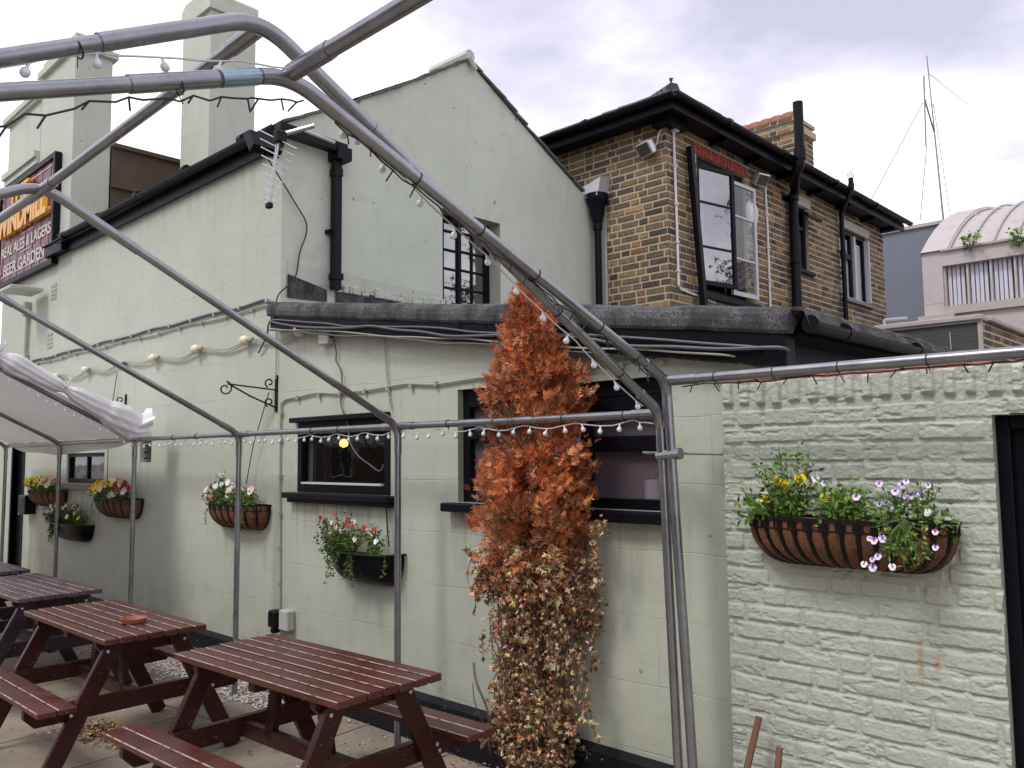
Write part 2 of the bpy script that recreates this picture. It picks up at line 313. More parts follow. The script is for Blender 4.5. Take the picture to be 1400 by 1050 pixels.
    def bar(s,p,q,w,h,up=(0,0,1),col=None,e=0):
        """rectangular bar from p to q: w across, h along up"""
        p=Vector(p);q=Vector(q);d=q-p;L=d.length;d.normalize();u=Vector(up);u=(u-d*u.dot(d)).normalized();a=u.cross(d)
        mt=Matrix(((d.x,a.x,u.x,p.x),(d.y,a.y,u.y,p.y),(d.z,a.z,u.z,p.z),(0,0,0,1)))
        if e: return s.bbox(0,L,-w/2,w/2,-h/2,h/2,e,mt,col)
        return s.box(0,L,-w/2,w/2,-h/2,h/2,col,mt)
    def prism(s,poly,ax,a,b,col=None):
        """poly 2d points extruded along axis ax from a to b"""
        n=len(poly)
        def mk(p,t):
            q=[0,0,0]; o=[i for i in range(3) if i!=ax]; q[o[0]]=p[0]; q[o[1]]=p[1]; q[ax]=t; return q
        vs=[mk(p,a) for p in poly]+[mk(p,b) for p in poly]
        fs=[tuple(range(n))[::-1],tuple(range(n,2*n))]+[(i,(i+1)%n,(i+1)%n+n,i+n) for i in range(n)]
        return s.add(vs,fs,col)
    def lathe(s,prof,c,seg=16,col=None,ax=2,sc=(1,1,1)):
        vs=[];fs=[];n=len(prof)
        for r,z in prof:
            for j in range(seg):
                q=2*PI*j/seg; v=[r*math.cos(q)*sc[0],r*math.sin(q)*sc[1],z*sc[2]]
                if ax==0: v=[v[2],v[0],v[1]]
                if ax==1: v=[v[0],v[2],v[1]]
                vs.append(Vector(c)+Vector(v))
        for i in range(n-1):
            for j in range(seg): fs.append((i*seg+j,i*seg+(j+1)%seg,(i+1)*seg+(j+1)%seg,(i+1)*seg+j))
        return s.add(vs,fs,col)
    def build(s,name,m,parent=None,smooth=False,rel=True,angle=None,norm=False):
        me=bpy.data.meshes.new(name); L=rootloc(parent) if (parent is not None and rel) else Vector((0,0,0))
        v=np.array([tuple(p) for p in s.v],dtype=float) if s.v else np.zeros((0,3))
        v=v-np.array(L); me.from_pydata(v.tolist(),[],s.f); 
        if any(c is not None for c in s.c):
            at=me.color_attributes.new('Col','FLOAT_COLOR','CORNER'); buf=[]
            for f,c in zip(s.f,s.c): buf+= ([*(c or (.5,.5,.5)),1.0])*len(f)
            at.data.foreach_set('color',buf)
        if norm:
            import bmesh
            bm=bmesh.new(); bm.from_mesh(me); bmesh.ops.recalc_face_normals(bm,faces=bm.faces); bm.to_mesh(me); bm.free()
        if smooth: me.polygons.foreach_set('use_smooth',[True]*len(me.polygons))
        me.materials.append(M[m] if isinstance(m,str) else m)
        if angle and smooth:
            try: me.set_sharp_from_angle(angle=R(angle))
            except Exception: pass
        me.update(); o=bpy.data.objects.new(name,me); COL.objects.link(o)
        if parent is not None: o.parent=parent
        return o
def copy_tree(o,parent=None):
    c=o.copy(); COL.objects.link(c); c.parent=parent
    for ch in list(o.children): copy_tree(ch,c)
    return c
def lerp(a,b,t): return a+(b-a)*t
def smoothpts(pts,k=6):
    """catmull-rom"""
    P=[Vector(p) for p in pts]; out=[]
    for i in range(len(P)-1):
        p0=P[max(i-1,0)];p1=P[i];p2=P[i+1];p3=P[min(i+2,len(P)-1)]
        for j in range(k):
            t=j/k; out.append(.5*((2*p1)+(p2-p0)*t+(2*p0-5*p1+4*p2-p3)*t*t+(3*p1-p0-3*p2+p3)*t**3))
    out.append(P[-1]); return out
def panel(mb,ax,val,u0,u1,z0,z1,holes,depth,inward):
    """wall face in plane axis=val with rectangular holes (u0,u1,z0,z1) and their reveals; inward=+1/-1 along ax"""
    us=sorted({u0,u1,*[h[0] for h in holes],*[h[1] for h in holes]}); zs=sorted({z0,z1,*[h[2] for h in holes],*[h[3] for h in holes]})
    def P(u,z,t=0): return (u,val+t,z) if ax==1 else (val+t,u,z)
    flip = (ax==1 and inward>0) or (ax==0 and inward>0)
    for i in range(len(us)-1):
        for j in range(len(zs)-1):
            cu=(us[i]+us[i+1])/2; cz=(zs[j]+zs[j+1])/2
            if any(h[0]<cu<h[1] and h[2]<cz<h[3] for h in holes): continue
            mb.add([P(us[i],zs[j]),P(us[i+1],zs[j]),P(us[i+1],zs[j+1]),P(us[i],zs[j+1])],[(0,1,2,3)])
    for a,b,c,d in holes:
        t=depth*inward
        for p,q in (((a,c),(b,c)),((b,c),(b,d)),((b,d),(a,d)),((a,d),(a,c))):
            mb.add([P(*p),P(*q),P(*q,t),P(*p,t)],[(0,1,2,3)])
def text_mesh(name,body,mtl,parent,x0,x1,z0,z1,y,ext=.004,bold=0,mirror=False,shear=0):
    cu=bpy.data.curves.new(name,'FONT'); cu.body=body; cu.extrude=1; cu.offset=bold; cu.shear=shear; cu.align_x='LEFT'
    to=bpy.data.objects.new(name,cu); COL.objects.link(to); bpy.context.view_layer.update()
    me=bpy.data.meshes.new_from_object(to.evaluated_get(bpy.context.evaluated_depsgraph_get()))
    bpy.data.objects.remove(to); bpy.data.curves.remove(cu)
    v=np.zeros(len(me.vertices)*3); me.vertices.foreach_get('co',v); v=v.reshape(-1,3)
    mn,mx=v.min(0),v.max(0); t=(v-mn)/(mx-mn)
    if mirror: t[:,0]=1-t[:,0]
    L=rootloc(parent); w=np.stack([x0+t[:,0]*(x1-x0)-L.x, y-ext*t[:,2]-L.y, z0+t[:,1]*(z1-z0)-L.z],1)
    me.vertices.foreach_set('co',w.ravel()); me.materials.clear(); me.materials.append(M[mtl]); me.update(); me.name=name
    o=bpy.data.objects.new(name,me); COL.objects.link(o); o.parent=parent; return o
#==================================================================== SETTING
# ground
g=MB(); g.add([(-300,-300,0),(300,-300,0),(300,300,0),(-300,300,0)],[(0,1,2,3)]); tag(g.build('patio','paving'),kind='structure')
#==================================================================== PUB, tall rendered block
XL,XG=-12.5,-5.476
pub=thing('pub_building','tall sage green rendered pub block with steep gable, two chimney stacks and black gutters','building',(-9,1.9,0))
w=MB()
WF=(-9.86,-8.79,1.40,1.72)            # far window
DR=(-11.72,-11.3,0.0,1.95)
VENT=(-7.93,-7.68,1.62,1.86)
panel(w,1,0,XL,XG,0,4.16,[WF,DR,VENT],.12,1)
yz=[(0,0),(0,4.18),(.06,4.215),(1.117,4.83),(1.947,5.36),(3.029,4.77),(3.95,4.30),(3.95,0)]
# gable with window hole: strips
GW=(1.617,2.357,3.0,3.872)
def gz(y):
    P=yz[1:-1]
    for (a,b),(c,d) in zip(P,P[1:]):
        if a<=y<=c and c>a: return b+(d-b)*(y-a)/(c-a)
    return 4.18
ys=[0,.06,.5,1.117,1.617,1.947,2.357,3.029,3.95]
for a,b in zip(ys,ys[1:]):
    def q(z0a,z0b,z1a,z1b): w.add([(XG,a,z0a),(XG,b,z0b),(XG,b,z1b),(XG,a,z1a)],[(0,1,2,3)])
    if 1.6<a<2.3: q(0,0,GW[2],GW[2]); q(GW[3],GW[3],gz(a),gz(b))
    else: q(0,0,gz(a),gz(b))
D=.2
for p,q_ in (((GW[0],GW[2]),(GW[1],GW[2])),((GW[1],GW[2]),(GW[1],GW[3])),((GW[1],GW[3]),(GW[0],GW[3])),((GW[0],GW[3]),(GW[0],GW[2]))):
    w.add([(XG,*p),(XG,*q_),(XG-D,*q_),(XG-D,*p)],[(0,1,2,3)])
w.add([(XL,0,0),(XL,6,0),(XL,6,6.2),(XL,0,6.2)],[(0,1,2,3)])
front=w.build('wall','wallx',pub)
# use gable render on X-facing faces
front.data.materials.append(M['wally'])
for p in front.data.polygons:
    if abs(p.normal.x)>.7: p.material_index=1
# tall left part above the front, string mouldings
w=MB(); w.box(XL,-11.2,.0,.45,4.16,6.2); w.box(XL-.06,-11.2,-.07,.5,6.2,6.27); w.box(XL-.04,-11.2,-.045,.0,6.16,6.2)
w.box(XL-.06,-11.205,-.06,-.0,5.42,5.5); w.box(XL-.03,-11.205,-.03,-.0,5.34,5.42)
w.box(-11.2,-10.05,0.0,.005,4.16,4.3)
w.build('parapet','stack',pub)
ch=MB(); ch.box(-11.2,-10.05,.005,.42,4.1,6.42); ch.box(-11.25,-10.0,-.045,.47,6.42,6.50); ch.box(-11.2,-10.05,.005,.42,6.5,6.62)
ch.build('chimney_stack','stack',pub)
ch=MB(); ch.box(-9.45,-8.74,1.0,1.56,4.3,6.78); ch.box(-9.49,-8.70,.96,1.60,6.78,6.86)
ch.prism([(-9.47,6.86),(-8.72,6.86),(-8.72,6.98),(-8.82,7.06),(-9.37,7.06),(-9.47,6.98)],1,.98,1.58)
ch.build('chimney_stack','stack',pub)
# brown party parapet
w=MB(); w.box(-10.35,-10.05,.44,3.9,4.2,5.35); w.box(-10.38,-10.0,.44,3.9,5.35,5.40); w.box(-10.05,-10.0,.44,3.9,4.86,4.9); w.build('party_wall','brown_render',pub)
# roof slopes
rf=MB()
for (ya,za),(yb,zb) in (((-.12,4.13),(1.947,5.36)),((1.947,5.36),(4.0,4.27))):
    rf.add([(-10.05,ya,za),(XG+.0,ya,za),(XG+.0,yb,zb),(-10.05,yb,zb)],[(0,1,2,3)])
    rf.add([(-10.05,ya,za-.05),(XG+.0,ya,za-.05),(XG+.0,yb,zb-.05),(-10.05,yb,zb-.05)],[(0,3,2,1)])
roof=rf.build('roof','slate',pub)
# verge: slates bedded in mortar, uneven
vg=MB(); pts=[(.0,4.2),(.55,4.50),(1.117,4.84),(1.947,5.375),(3.029,4.785),(3.62,4.48)]
for (a,b),(c,d) in zip(pts,pts[1:]):
    n=max(2,int(math.hypot(c-a,d-b)/.16))
    for i in range(n):
        t0,t1=i/n,(i+1)/n
        vg.bar((XG-.1,lerp(a,c,t0)-.01,lerp(b,d,t0)+uni(-.004,.006)),(XG-.1,lerp(a,c,t1)+.015,lerp(b,d,t1)+uni(.0,.012)),.26+uni(-.015,.03),.02)
vg.build('verge','slate',roof)
vg=MB(); vg.tube([(XG+.03,1.947,5.40),(XG-.5,1.947,5.41)],.06,8); vg.tube([(XG+.035,1.93,5.375),(XG+.05,2.0,5.27)],[.03,.02],6); vg.build('ridge_end','stack',roof)
# front gutter + fascia, runs round the corner to the downpipe
gu=MB(); gx0,gx1=-10.5,-5.42
gu.box(gx0,gx1,-.045,-.02,3.985,4.11)
def half_gutter(mb,p,q,r=.06,seg=7,drop=1.0):
    p=Vector(p);q=Vector(q);d=(q-p).normalized(); a=d.cross(Vector((0,0,1))).normalized(); vs=[]
    for P in (p,q):
        for rr in (r,r*.88):
            for j in range(seg+1):
                an=PI*j/seg; vs.append(P+a*math.cos(an)*rr-Vector((0,0,1))*math.sin(an)*rr*drop)
    n=seg+1; fs=[]
    for j in range(seg):
        fs+=[(j,j+1,2*n+j+1,2*n+j),(n+j,3*n+j,3*n+j+1,n+j+1)]
        fs+=[(j,n+j,n+j+1,j+1),(2*n+j,2*n+j+1,3*n+j+1,3*n+j)]
    fs+=[(0,2*n,3*n,n),(n-1,2*n-1,4*n-1,3*n-1)]
    mb.add(vs,fs)
fa=gu.build('fascia','black',pub)
gt=MB(); half_gutter(gt,(gx0+.5,-.095,4.165),(gx1+.02,-.095,4.12),.046,8,1.0)
for x in (-9.9,-8.9,-7.9,-6.9,-5.9): gt.tube([(x-.03,-.095,4.145),(x+.03,-.095,4.145)],.05,12)
gt.box(-10.52,-9.95,-.11,-.05,4.0,4.12); gt.box(-10.54,-9.95,-.13,-.02,4.12,4.135)
gt.build('gutter','blackp',pub)
gt=MB(); 
a=Vector((XG+.09,-.10,4.10)); b_=Vector((XG+.09,.50,4.08))
gt.bar(a,b_,.09,.075); gt.box(XG+.01,XG+.15,.40,.53,3.985,4.085)
gt.build('return_gutter','blackp',pub)
dp=MB(); dp.box(XG+.035,XG+.10,.41,.472,2.95,4.0); dp.box(XG+.03,XG+.105,.404,.478,3.86,3.92); dp.box(XG+.03,XG+.11,.40,.485,3.03,3.08); dp.box(XG+.003,XG+.05,.38,.50,3.4,3.43); dp.build('downpipe','blackp',pub)
dp=MB(); dp.prism([(XG+.04,4.0),(XG+.14,4.0),(XG+.2,3.88),(XG+.14,3.84)],1,-.35,-.12); dp.build('gutter_bracket','blackp',pub)
# flashing / rough mortar band at foot of gable
fl=MB(); fl.add([(XG+.004,.05,2.97),(XG+.004,1.6,3.02),(XG+.004,1.6,3.075),(XG+.004,.75,3.10),(XG+.004,.05,3.13)],[(0,1,2,3,4)])
for i in range(46):
    y=uni(.45,1.7); s_=uni(.015,.06); fl.bbox(XG-.02,XG+uni(.012,.03),y,y+s_,2.95,2.97+uni(.0,.05)+.02*(y-.4),.006)
fl.build('mortar_fillet','stack',pub)
fl=MB(); fl.add([(XG+.012,.05,2.85),(XG+.012,.4,2.86),(XG+.012,.4,2.955),(XG+.012,.05,3.03)],[(0,1,2,3)]); fl.add([(XG+.012,.48,2.86),(XG+.012,1.1,2.88),(XG+.012,1.1,2.95),(XG+.012,.48,3.0)],[(0,1,2,3)]); fl.build('flashing','felt',pub)
# leaded steel gable window
gwd=MB(); X0=XG-D+.03; t=.014
y0,y1,z0,z1=GW
def mun(mb,x,u,v,a,b,vert,w=.018): 
    if vert: mb.box(x-.012,x+.012,u-w/2,u+w/2,a,b)
    else: mb.box(x-.012,x+.012,a,b,v-w/2,v+w/2)
gwd.box(X0-.02,X0+.02,y0,y0+.03,z0,z1); gwd.box(X0-.02,X0+.02,y1-.05,y1,z0,z1); gwd.box(X0-.02,X0+.02,y0+.03,y1-.05,z1-.06,z1); gwd.box(X0-.02,X0+.02,y0+.03,y1-.05,z0,z0+.06)
gm=(y0+y1)/2-.02; gwd.box(X0-.018,X0+.018,gm-.02,gm+.02,z0+.06,z1-.06)
gf=gwd.build('window_frame','black',pub)
mb=MB()
for u in (y0+.15,gm+.17): mb.box(X0-.01,X0+.01,u-.009,u+.009,z0+.06,z1-.06)
for k in range(1,5): 
    v=z0+.02+k*(z1-z0)/4.9
    mb.box(X0-.012,X0+.012,y0+.03,gm-.02,v-.009,v+.009); mb.box(X0-.012,X0+.012,gm+.02,y1-.05,v-.009+.012,v+.021)
mb.build('glazing_bar','black',gf)
mb=MB(); mb.add([(X0-.004,y0,z0),(X0-.004,y1,z0),(X0-.004,y1,z1),(X0-.004,y0,z1)],[(0,1,2,3)]); mb.build('pane','glass_hi',gf)
mb=MB(); mb.box(X0-.6,X0-.1,y0+.3,y0+.34,z0+.4,z1); mb.box(X0-.25,X0-.2,y0+.34,y0+.42,z0+.6,z1); mb.build('curtain','whitewood',gf)
mb=MB(); mb.box(X0-1.5,X0-1.45,y0-.5,y1+.8,z0-.5,z1+.3); mb.build('room_wall','dark',gf)
# air brick vent
mb=MB()
for k in range(4): mb.box(VENT[0]+.02,VENT[1],.0+.03,.06,VENT[2]+.03+k*.056,VENT[2]+.045+k*.056)
mb.build('air_brick','black',pub)
mb=MB(); mb.box(VENT[0],VENT[1],.119,.14,VENT[2],VENT[3]); mb.build('vent_back','dark',pub)
for (x,z) in ((-9.85,3.55),(-10.2,3.72)):
    pass
mb=MB()
for x,z in ((-10.47,3.52),(-10.55,2.95)):
    mb.mark()
    for k in range(4): mb.box(x-.09,x+.09,-.006,0,z+k*.05,z+k*.05+.03)
mb.build_each('air_brick','cable_sage',pub)
# far window; reflection in its pane built as a mirrored inside banner
fw_=MB(); a,b,c,d=WF
fw_.box(a,a+.04,.02,.07,c,d); fw_.box(b-.04,b,.02,.07,c,d); fw_.box(a+.04,b-.04,.02,.07,c,c+.05); fw_.box(a+.04,b-.04,.02,.07,d-.04,d); fw_.box((a+b)/2-.015,(a+b)/2+.015,.025,.065,c+.05,d-.04)
wf=fw_.build('window_frame','black',pub)
mb=MB(); mb.add([(a,.045,c),(b,.045,c),(b,.045,d),(a,.045,d)],[(0,1,2,3)]); mb.build('pane','glass',wf)
mb=MB(); mb.box(a-.12,b+.05,-.07,.02,c-.055,c-.005); mb.build('sill','stone_sill',pub)
mb=MB(); mb.box(a+.02,b-.02,.10,.11,c+.1,d); bn=mb.build('reflected_banner','reflected_banner',wf)
text_mesh('lettering','M FA','navy',wf,a+.03,b-.06,c+.12,c+.27,.099,.003,.02,mirror=True)
mb=MB(); mb.box(a-.3,b+.3,1.2,1.25,c-.5,d+.3); mb.build('room_wall','dark',wf)
# black door, far left
a,b,c,d=DR; mb=MB(); mb.box(a,b,.05,.10,c,d); mb.box(a-.04,a,-.02,.1,c,d+.05); mb.box(b,b+.02,-.01,.1,c,d+.05); dd=mb.build('door','black',pub)
mb=MB(); mb.tube([(b-.1,.03,1.0),(b-.1,.0,1.0),(b-.16,.0,1.0)],.01,6); mb.build('handle','alu',dd)
#==================================================================== PUB EXTENSION
ext=thing('pub_extension','single storey sage green extension with felt edged sloping roof and black framed windows','building',(-3.5,1.9,0))
def ztop(x): return lerp(2.80,2.235,(x+5.476)/(5.476-1.45))      # felt top line at the front edge
W1=(-5.205,-4.15,1.41,1.90); W2=(-3.53,-2.95,1.385,2.03); W3=(-2.65,-2.10,1.385,2.01)
XE=-1.60; w=MB(); panel(w,1,0,XG,XE,0,2.05,[W1,W2,W3],.12,1)
w.add([(XG,0,2.05),(XE,0,2.05),(XE,0,ztop(XE)-.1),(XG,0,ztop(XG)-.1)],[(0,1,2,3)])
w.add([(XE,0,0),(XE,9,0),(XE,9,1.2),(XE,0,1.2)],[(0,1,2,3)])
w.build('wall','wallx',ext)
w=MB(); w.add([(XE+.002,0,1.2),(XE+.002,9,1.2),(XE+.002,9,2.15),(XE+.002,0,2.15)],[(0,1,2,3)]); w.box(XE,-1.46,-.02,9,2.12,2.14); w.build('side_boarding','black',ext)
# plinth: black with white spots
M['stake']=m_simple('stake_wood',(.17,.085,.045),.7,nscale=20,var=.4,bmp=.4)
m=m_simple('black_plinth_paint',(.007,.007,.011),.6,spec=.25,nscale=12,var=.4,bmp=.6,bd=.01,wear=((.4,.4,.38),16,.64),coords='pos'); M['plinth']=m
w=MB(); w.box(XL+1.6,-1.78,-.045,-.002,0,.245); w.add([(XL+1.6,-.045,.245),(-1.78,-.045,.245),(-1.78,-.002,.27),(XL+1.6,-.002,.27)],[(0,1,2,3)]); w.build('plinth','plinth',ext)
# roof
rf=MB(); rf.add([(XG,-.06,2.78),(-1.42,-.06,2.215),(-1.42,9,2.215),(XG,9,2.78)],[(0,1,2,3)]); rf.add([(-1.42,-.06,2.215),(-1.42,9,2.215),(-1.40,9,2.16),(-1.40,-.06,2.16)],[(0,1,2,3)])
# wrinkled felt edge on the low side
pts=[]; 
for i in range(60):
    y=-.05+i*.09; pts.append((-1.45+uni(-.008,.008),y,2.215+uni(-.006,.012)))
rf.tube(pts,[uni(.014,.026) for _ in pts],6)
er=rf.build('roof','felt',ext,smooth=True,angle=40)
# rounded felt upstand along the front in sheets
fe=MB(); n=90; cuts=[-4.35,-3.47,-2.58]
prof=[(.07,.035),(.02,.028),(-.03,.022),(-.075,.008),(-.095,-.015),(-.103,-.045),(-.10,-.078),(-.09,-.092),(-.06,-.09)]
rows=[]
for i in range(n+1):
    x=lerp(XG-.02,-1.47,i/n); zt=ztop(x); rip=.003*noise.noise(Vector((x*6,0,0)))+.0015*math.sin(x*9)
    cut=min(abs(x-c) for c in cuts)<.024
    rows.append([(x+.15*0,y-rip*2-(0 if not cut else -.006),zt+dz-.02+rip) for y,dz in prof])
for i in range(n):
    for j in range(len(prof)-1): fe.add([rows[i][j],rows[i+1][j],rows[i+1][j+1],rows[i][j+1]],[(0,3,2,1)])
fe.add([rows[-1][k] for k in range(len(prof))],[tuple(range(len(prof)))])
fe.build('felt_edge','felt',er,smooth=True,angle=50)
# black fascia board under the felt (tarred, lumpy)
fb=MB(); k=60
for i in range(k):
    x0=lerp(XG,-1.49,i/k); x1=lerp(XG,-1.49,(i+1)/k); h0=.205-.0*(x0+5.4); 
    dz=.012*noise.noise(Vector((x0*3,1,0)))
    hl=lerp(.19,.25,i/k)
    fb.box(x0,x1,-.08-.01*abs(noise.noise(Vector((x0*5,4,0)))),-.001,ztop(x0)-hl+dz,ztop(x0)-.1)
fb.build('fascia','black',ext)
# low eave gutter running back
gt=MB(); half_gutter(gt,(-1.40,-.03,2.165),(-1.40,9,2.165),.036,9,1.15)
for y in (.3,1.2): 
    pts=[(-1.40,y-.02,2.16),(-1.40,y+.02,2.16)]; gt.tube(pts,.0385,14)
gt.tube([(-1.40,-.05,2.16),(-1.40,-.03,2.16)],.037,14)
gt.build('gutter','blackp',ext)
def casement(parent,rect,y,transoms,mb_fr=.05,glassm='glass',topboard=0):
    a,b,c,d=rect; f=MB(); f.bbox(a,a+mb_fr,y-.03,y+.03,c,d,.004); f.bbox(b-mb_fr,b,y-.03,y+.03,c,d,.004); f.bbox(a+mb_fr,b-mb_fr,y-.03,y+.03,c,c+mb_fr,.004)
    f.bbox(a+mb_fr,b-mb_fr,y-.03,y+.03,d-mb_fr-topboard,d,.004)
    for z,h in transoms: f.bbox(a+mb_fr,b-mb_fr,y-.035,y+.03,z-h/2,z+h/2,.004)
    fr=f.build('window_frame','black',parent)
    g_=MB(); g_.add([(a+.01,y+.012,c+.01),(b-.01,y+.012,c+.01),(b-.01,y+.012,d-.01),(a+.01,y+.012,d-.01)],[(0,1,2,3)]); g_.build('pane',glassm,fr)
    return fr
f1=casement(ext,W1,.02,[],.055)
mb=MB(); mb.bbox(W1[0]+.05,W1[1]-.05,-.02,.0,W1[3]-.095,W1[3]-.055,.004); mb.build('top_rail','black',f1)
mb=MB(); mb.box(W1[0]+.07,W1[1]-.075,-.022,.012,W1[2]+.055,W1[2]+.068); mb.build('putty_line','white',f1)
mb=MB(); mb.bbox(W1[0]-.04,W1[1]+.0,-.06,.0,W1[3]-.005,W1[3]+.03,.005); mb.build('drip_board','black',f1)
mb=MB(); mb.bbox(W1[0]-.09,W1[1]+.06,-.085,-.0,W1[2]-.045,W1[2]-.005,.006); mb.bbox(W1[0]-.07,W1[1]+.05,-.05,-.001,W1[2]-.075,W1[2]-.045,.004); mb.build('sill','black',f1)
f2=casement(ext,W2,.07,[(1.765,.05)],.055,'lit_haze',.05)
mb=MB(); mb.bbox(W2[0]-.07,W2[1]+.05,-.08,.05,W2[2]-.05,W2[2]-.002,.006); mb.build('sill','black',f2)
mb=MB(); mb.box(W2[0]+.12,W2[1],.16,.17,1.40,1.75); mb.build('curtain','white',f2)
f3=casement(ext,W3,.06,[(1.70,.075),(1.855,.03)],.05,'lit_haze',.02)
mb=MB(); mb.bbox(W3[0]+.03,W3[1]-.03,.0,.05,1.86,1.945,.004); mb.box(W3[0]+.03,W3[1]-.03,-.004,.0,1.93,1.936); mb.build('top_rail','black',f3)
mb=MB(); mb.bbox(W3[0]-.03,W3[1]+.01,-.08,.05,W3[2]-.055,W3[2]-.002,.006); mb.build('sill','black',f3)
# rooms behind
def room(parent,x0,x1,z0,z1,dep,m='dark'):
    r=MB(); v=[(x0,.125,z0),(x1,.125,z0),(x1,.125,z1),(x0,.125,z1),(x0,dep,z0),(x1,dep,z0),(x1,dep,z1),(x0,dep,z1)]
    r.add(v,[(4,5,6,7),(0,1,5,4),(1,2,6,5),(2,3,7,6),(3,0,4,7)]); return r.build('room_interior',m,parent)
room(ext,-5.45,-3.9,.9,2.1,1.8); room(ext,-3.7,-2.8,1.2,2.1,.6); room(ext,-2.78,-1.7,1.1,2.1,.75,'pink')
mb=MB(); mb.box(-5.0,-4.96,1.0,1.05,1.1,1.6); mb.box(-4.7,-4.5,1.2,1.24,1.0,1.62); mb.box(-5.3,-4.8,1.6,1.65,1.0,1.75); mb.build('room_furniture','greyrender',ext)
mb=MB(); mb.lathe([(0,-.035),(.03,-.02),(.035,0),(.025,.025),(0,.035)],on(1,.42,470,606),12); mb.build('lamp_globe','lamp',ext,smooth=True)
mb=MB(); mb.lathe([(0,0),(.055,0),(.055,.13),(.045,.14),(0,.14)],(on(1,.17,897,680).x,.17,1.385),16); mb.build('white_tub','white',ext,smooth=True,angle=40)
mb=MB(); mb.lathe([(0,0),(.022,0),(.022,.16),(.012,.2),(0,.2)],(-2.4,.30,1.385),12); mb.build('blue_bottle','navy',ext,smooth=True)
#==================================================================== GARDEN WALL with real brick relief
YF=-.055; FX0,FX1,FZ1=-1.80,-.40,1.945; DX=-.775; DZ=1.77
def vnoise(x,y,seed,sc):
    rs=np.random.RandomState(seed); G=rs.rand(256,256); x=x*sc; y=y*sc
    xi=np.floor(x).astype(int); yi=np.floor(y).astype(int); fx=x-xi; fy=y-yi; fx=fx*fx*(3-2*fx); fy=fy*fy*(3-2*fy)
    g=lambda a,b:G[a%256,b%256]
    return (g(xi,yi)*(1-fx)+g(xi+1,yi)*fx)*(1-fy)+(g(xi,yi+1)*(1-fx)+g(xi+1,yi+1)*fx)*fy
def fbm(x,y,seed,sc,o=4):
    s=0;a=.5
    for i in range(o): s=s+a*vnoise(x,y,seed+i,sc*2**i); a*=.55
    return s
step=.0036
xs=np.arange(FX0,FX1+step/2,step); zs=np.arange(0,FZ1+step/2,step); Xg,Zg=np.meshgrid(xs,zs)
wx=Xg+.008*(fbm(Xg,Zg,3,7)-.5)+.003*(fbm(Xg,Zg,31,40)-.5); wz=Zg+.012*(fbm(Xg,Zg,5,7)-.5)+.004*(fbm(Xg,Zg,35,40)-.5)
H=np.zeros_like(Xg); chip=np.zeros_like(Xg); CH=.0725; rs=np.random.RandomState(11)
ztopc=FZ1-.115
def rbox(u,v,u0,u1,v0,v1,soft=.009):
    du=np.minimum(u-u0,u1-u); dv=np.minimum(v-v0,v1-v); d=np.minimum(du,dv)
    # rounded corner
    cr=.010; iu=np.clip(cr-du,0,None); iv=np.clip(cr-dv,0,None); d=np.where((iu>0)&(iv>0),cr-np.hypot(iu,iv),d)
    return np.clip(d/soft,0,1)
nrow=int(ztopc/CH)+1
for r in range(nrow):
    z1=ztopc-r*CH; z0=z1-CH; x=FX0-.02+(rs.rand()*.1 if r%2 else -rs.rand()*.05)+(.0 if r%2 else .11)
    x-=.24
    sel=(wz>=z0-.002)&(wz<z1+.002)
    while x<FX1+.02:
        L=.225 if rs.rand()<.68 else .112
        L*=rs.uniform(.93,1.07)
        j=.013+rs.rand()*.007; hh=rs.uniform(.55,1.2); tilt=rs.uniform(-.2,.2); sm=rs.rand()<.2
        m_=sel&(wx>=x-.01)&(wx<x+L+.01)
        jz=rs.uniform(.009,.016)
        b_=rbox(wx[m_],wz[m_],x+j/2,x+L-j/2,z0+jz*.5,z1-jz*.5,rs.uniform(.0025,.005)); b_=b_*b_*(3-2*b_)
        H[m_]=np.maximum(H[m_],b_*hh*(1+tilt*((wz[m_]-z0)/CH-.5)*2))
        x+=L
x=FX0-.01                        # brick on edge course
sel=wz>ztopc
while x<FX1+.02:
    L=.0715*rs.uniform(.92,1.1); hh=rs.uniform(1.6,2.9); j=.020+rs.rand()*.01
    m_=sel&(wx>=x-.01)&(wx<x+L+.01)
    top=FZ1+.02-rs.uniform(0,.022)
    b_=rbox(wx[m_],wz[m_],x+j/2,x+L-j/2,ztopc+.012+rs.uniform(0,.012),top,.010); b_=b_*b_*(3-2*b_)
    H[m_]=np.maximum(H[m_],b_*hh); x+=L
n1=fbm(Xg,Zg,50,14,5); n2=fbm(Xg,Zg,70,60,3); n3=fbm(Xg*.5,Zg*1.6,90,26,4); pit=np.clip((n3-.61)*9,0,1)
horiz=fbm(Xg*.35,Zg*2.2,120,30,4)
n5=fbm(Xg,Zg,400,110,3); crag=np.abs(fbm(Xg,Zg*1.3,420,30,4)-.5)
H2=H*.0082+(n1-.45)*.0028+(n2-.45)*.0042+(n5-.4)*.0026+(horiz-.45)*.0012*H - pit*.0055 - np.clip(.035-crag,0,1)*.07
fill=vnoise(Xg,Zg,140,5)                      # places where thick paint/mortar fills the joints
H2=H2+np.clip(fill-.6,0,1)*.010*(1-np.clip(H,0,1))
Yg=YF-H2+.006
chip=np.clip((fbm(Xg,Zg,200,10,4)-.52)*6,0,1)*np.clip((Zg-(FZ1-.17))*14,0,1)*.9
chip=np.maximum(chip,np.clip((Zg-(FZ1-.018))*60,0,1))
for cx,cz,cr in ((-1.12,1.735,.045),(-.80,1.30,.03),(-.86,1.19,.03),(-1.22,.98,.02)): chip=np.maximum(chip,np.clip(1.6-np.hypot(Xg-cx,(Zg-cz)*1.4)/cr,0,1)*.8)
rust=np.zeros_like(Xg)
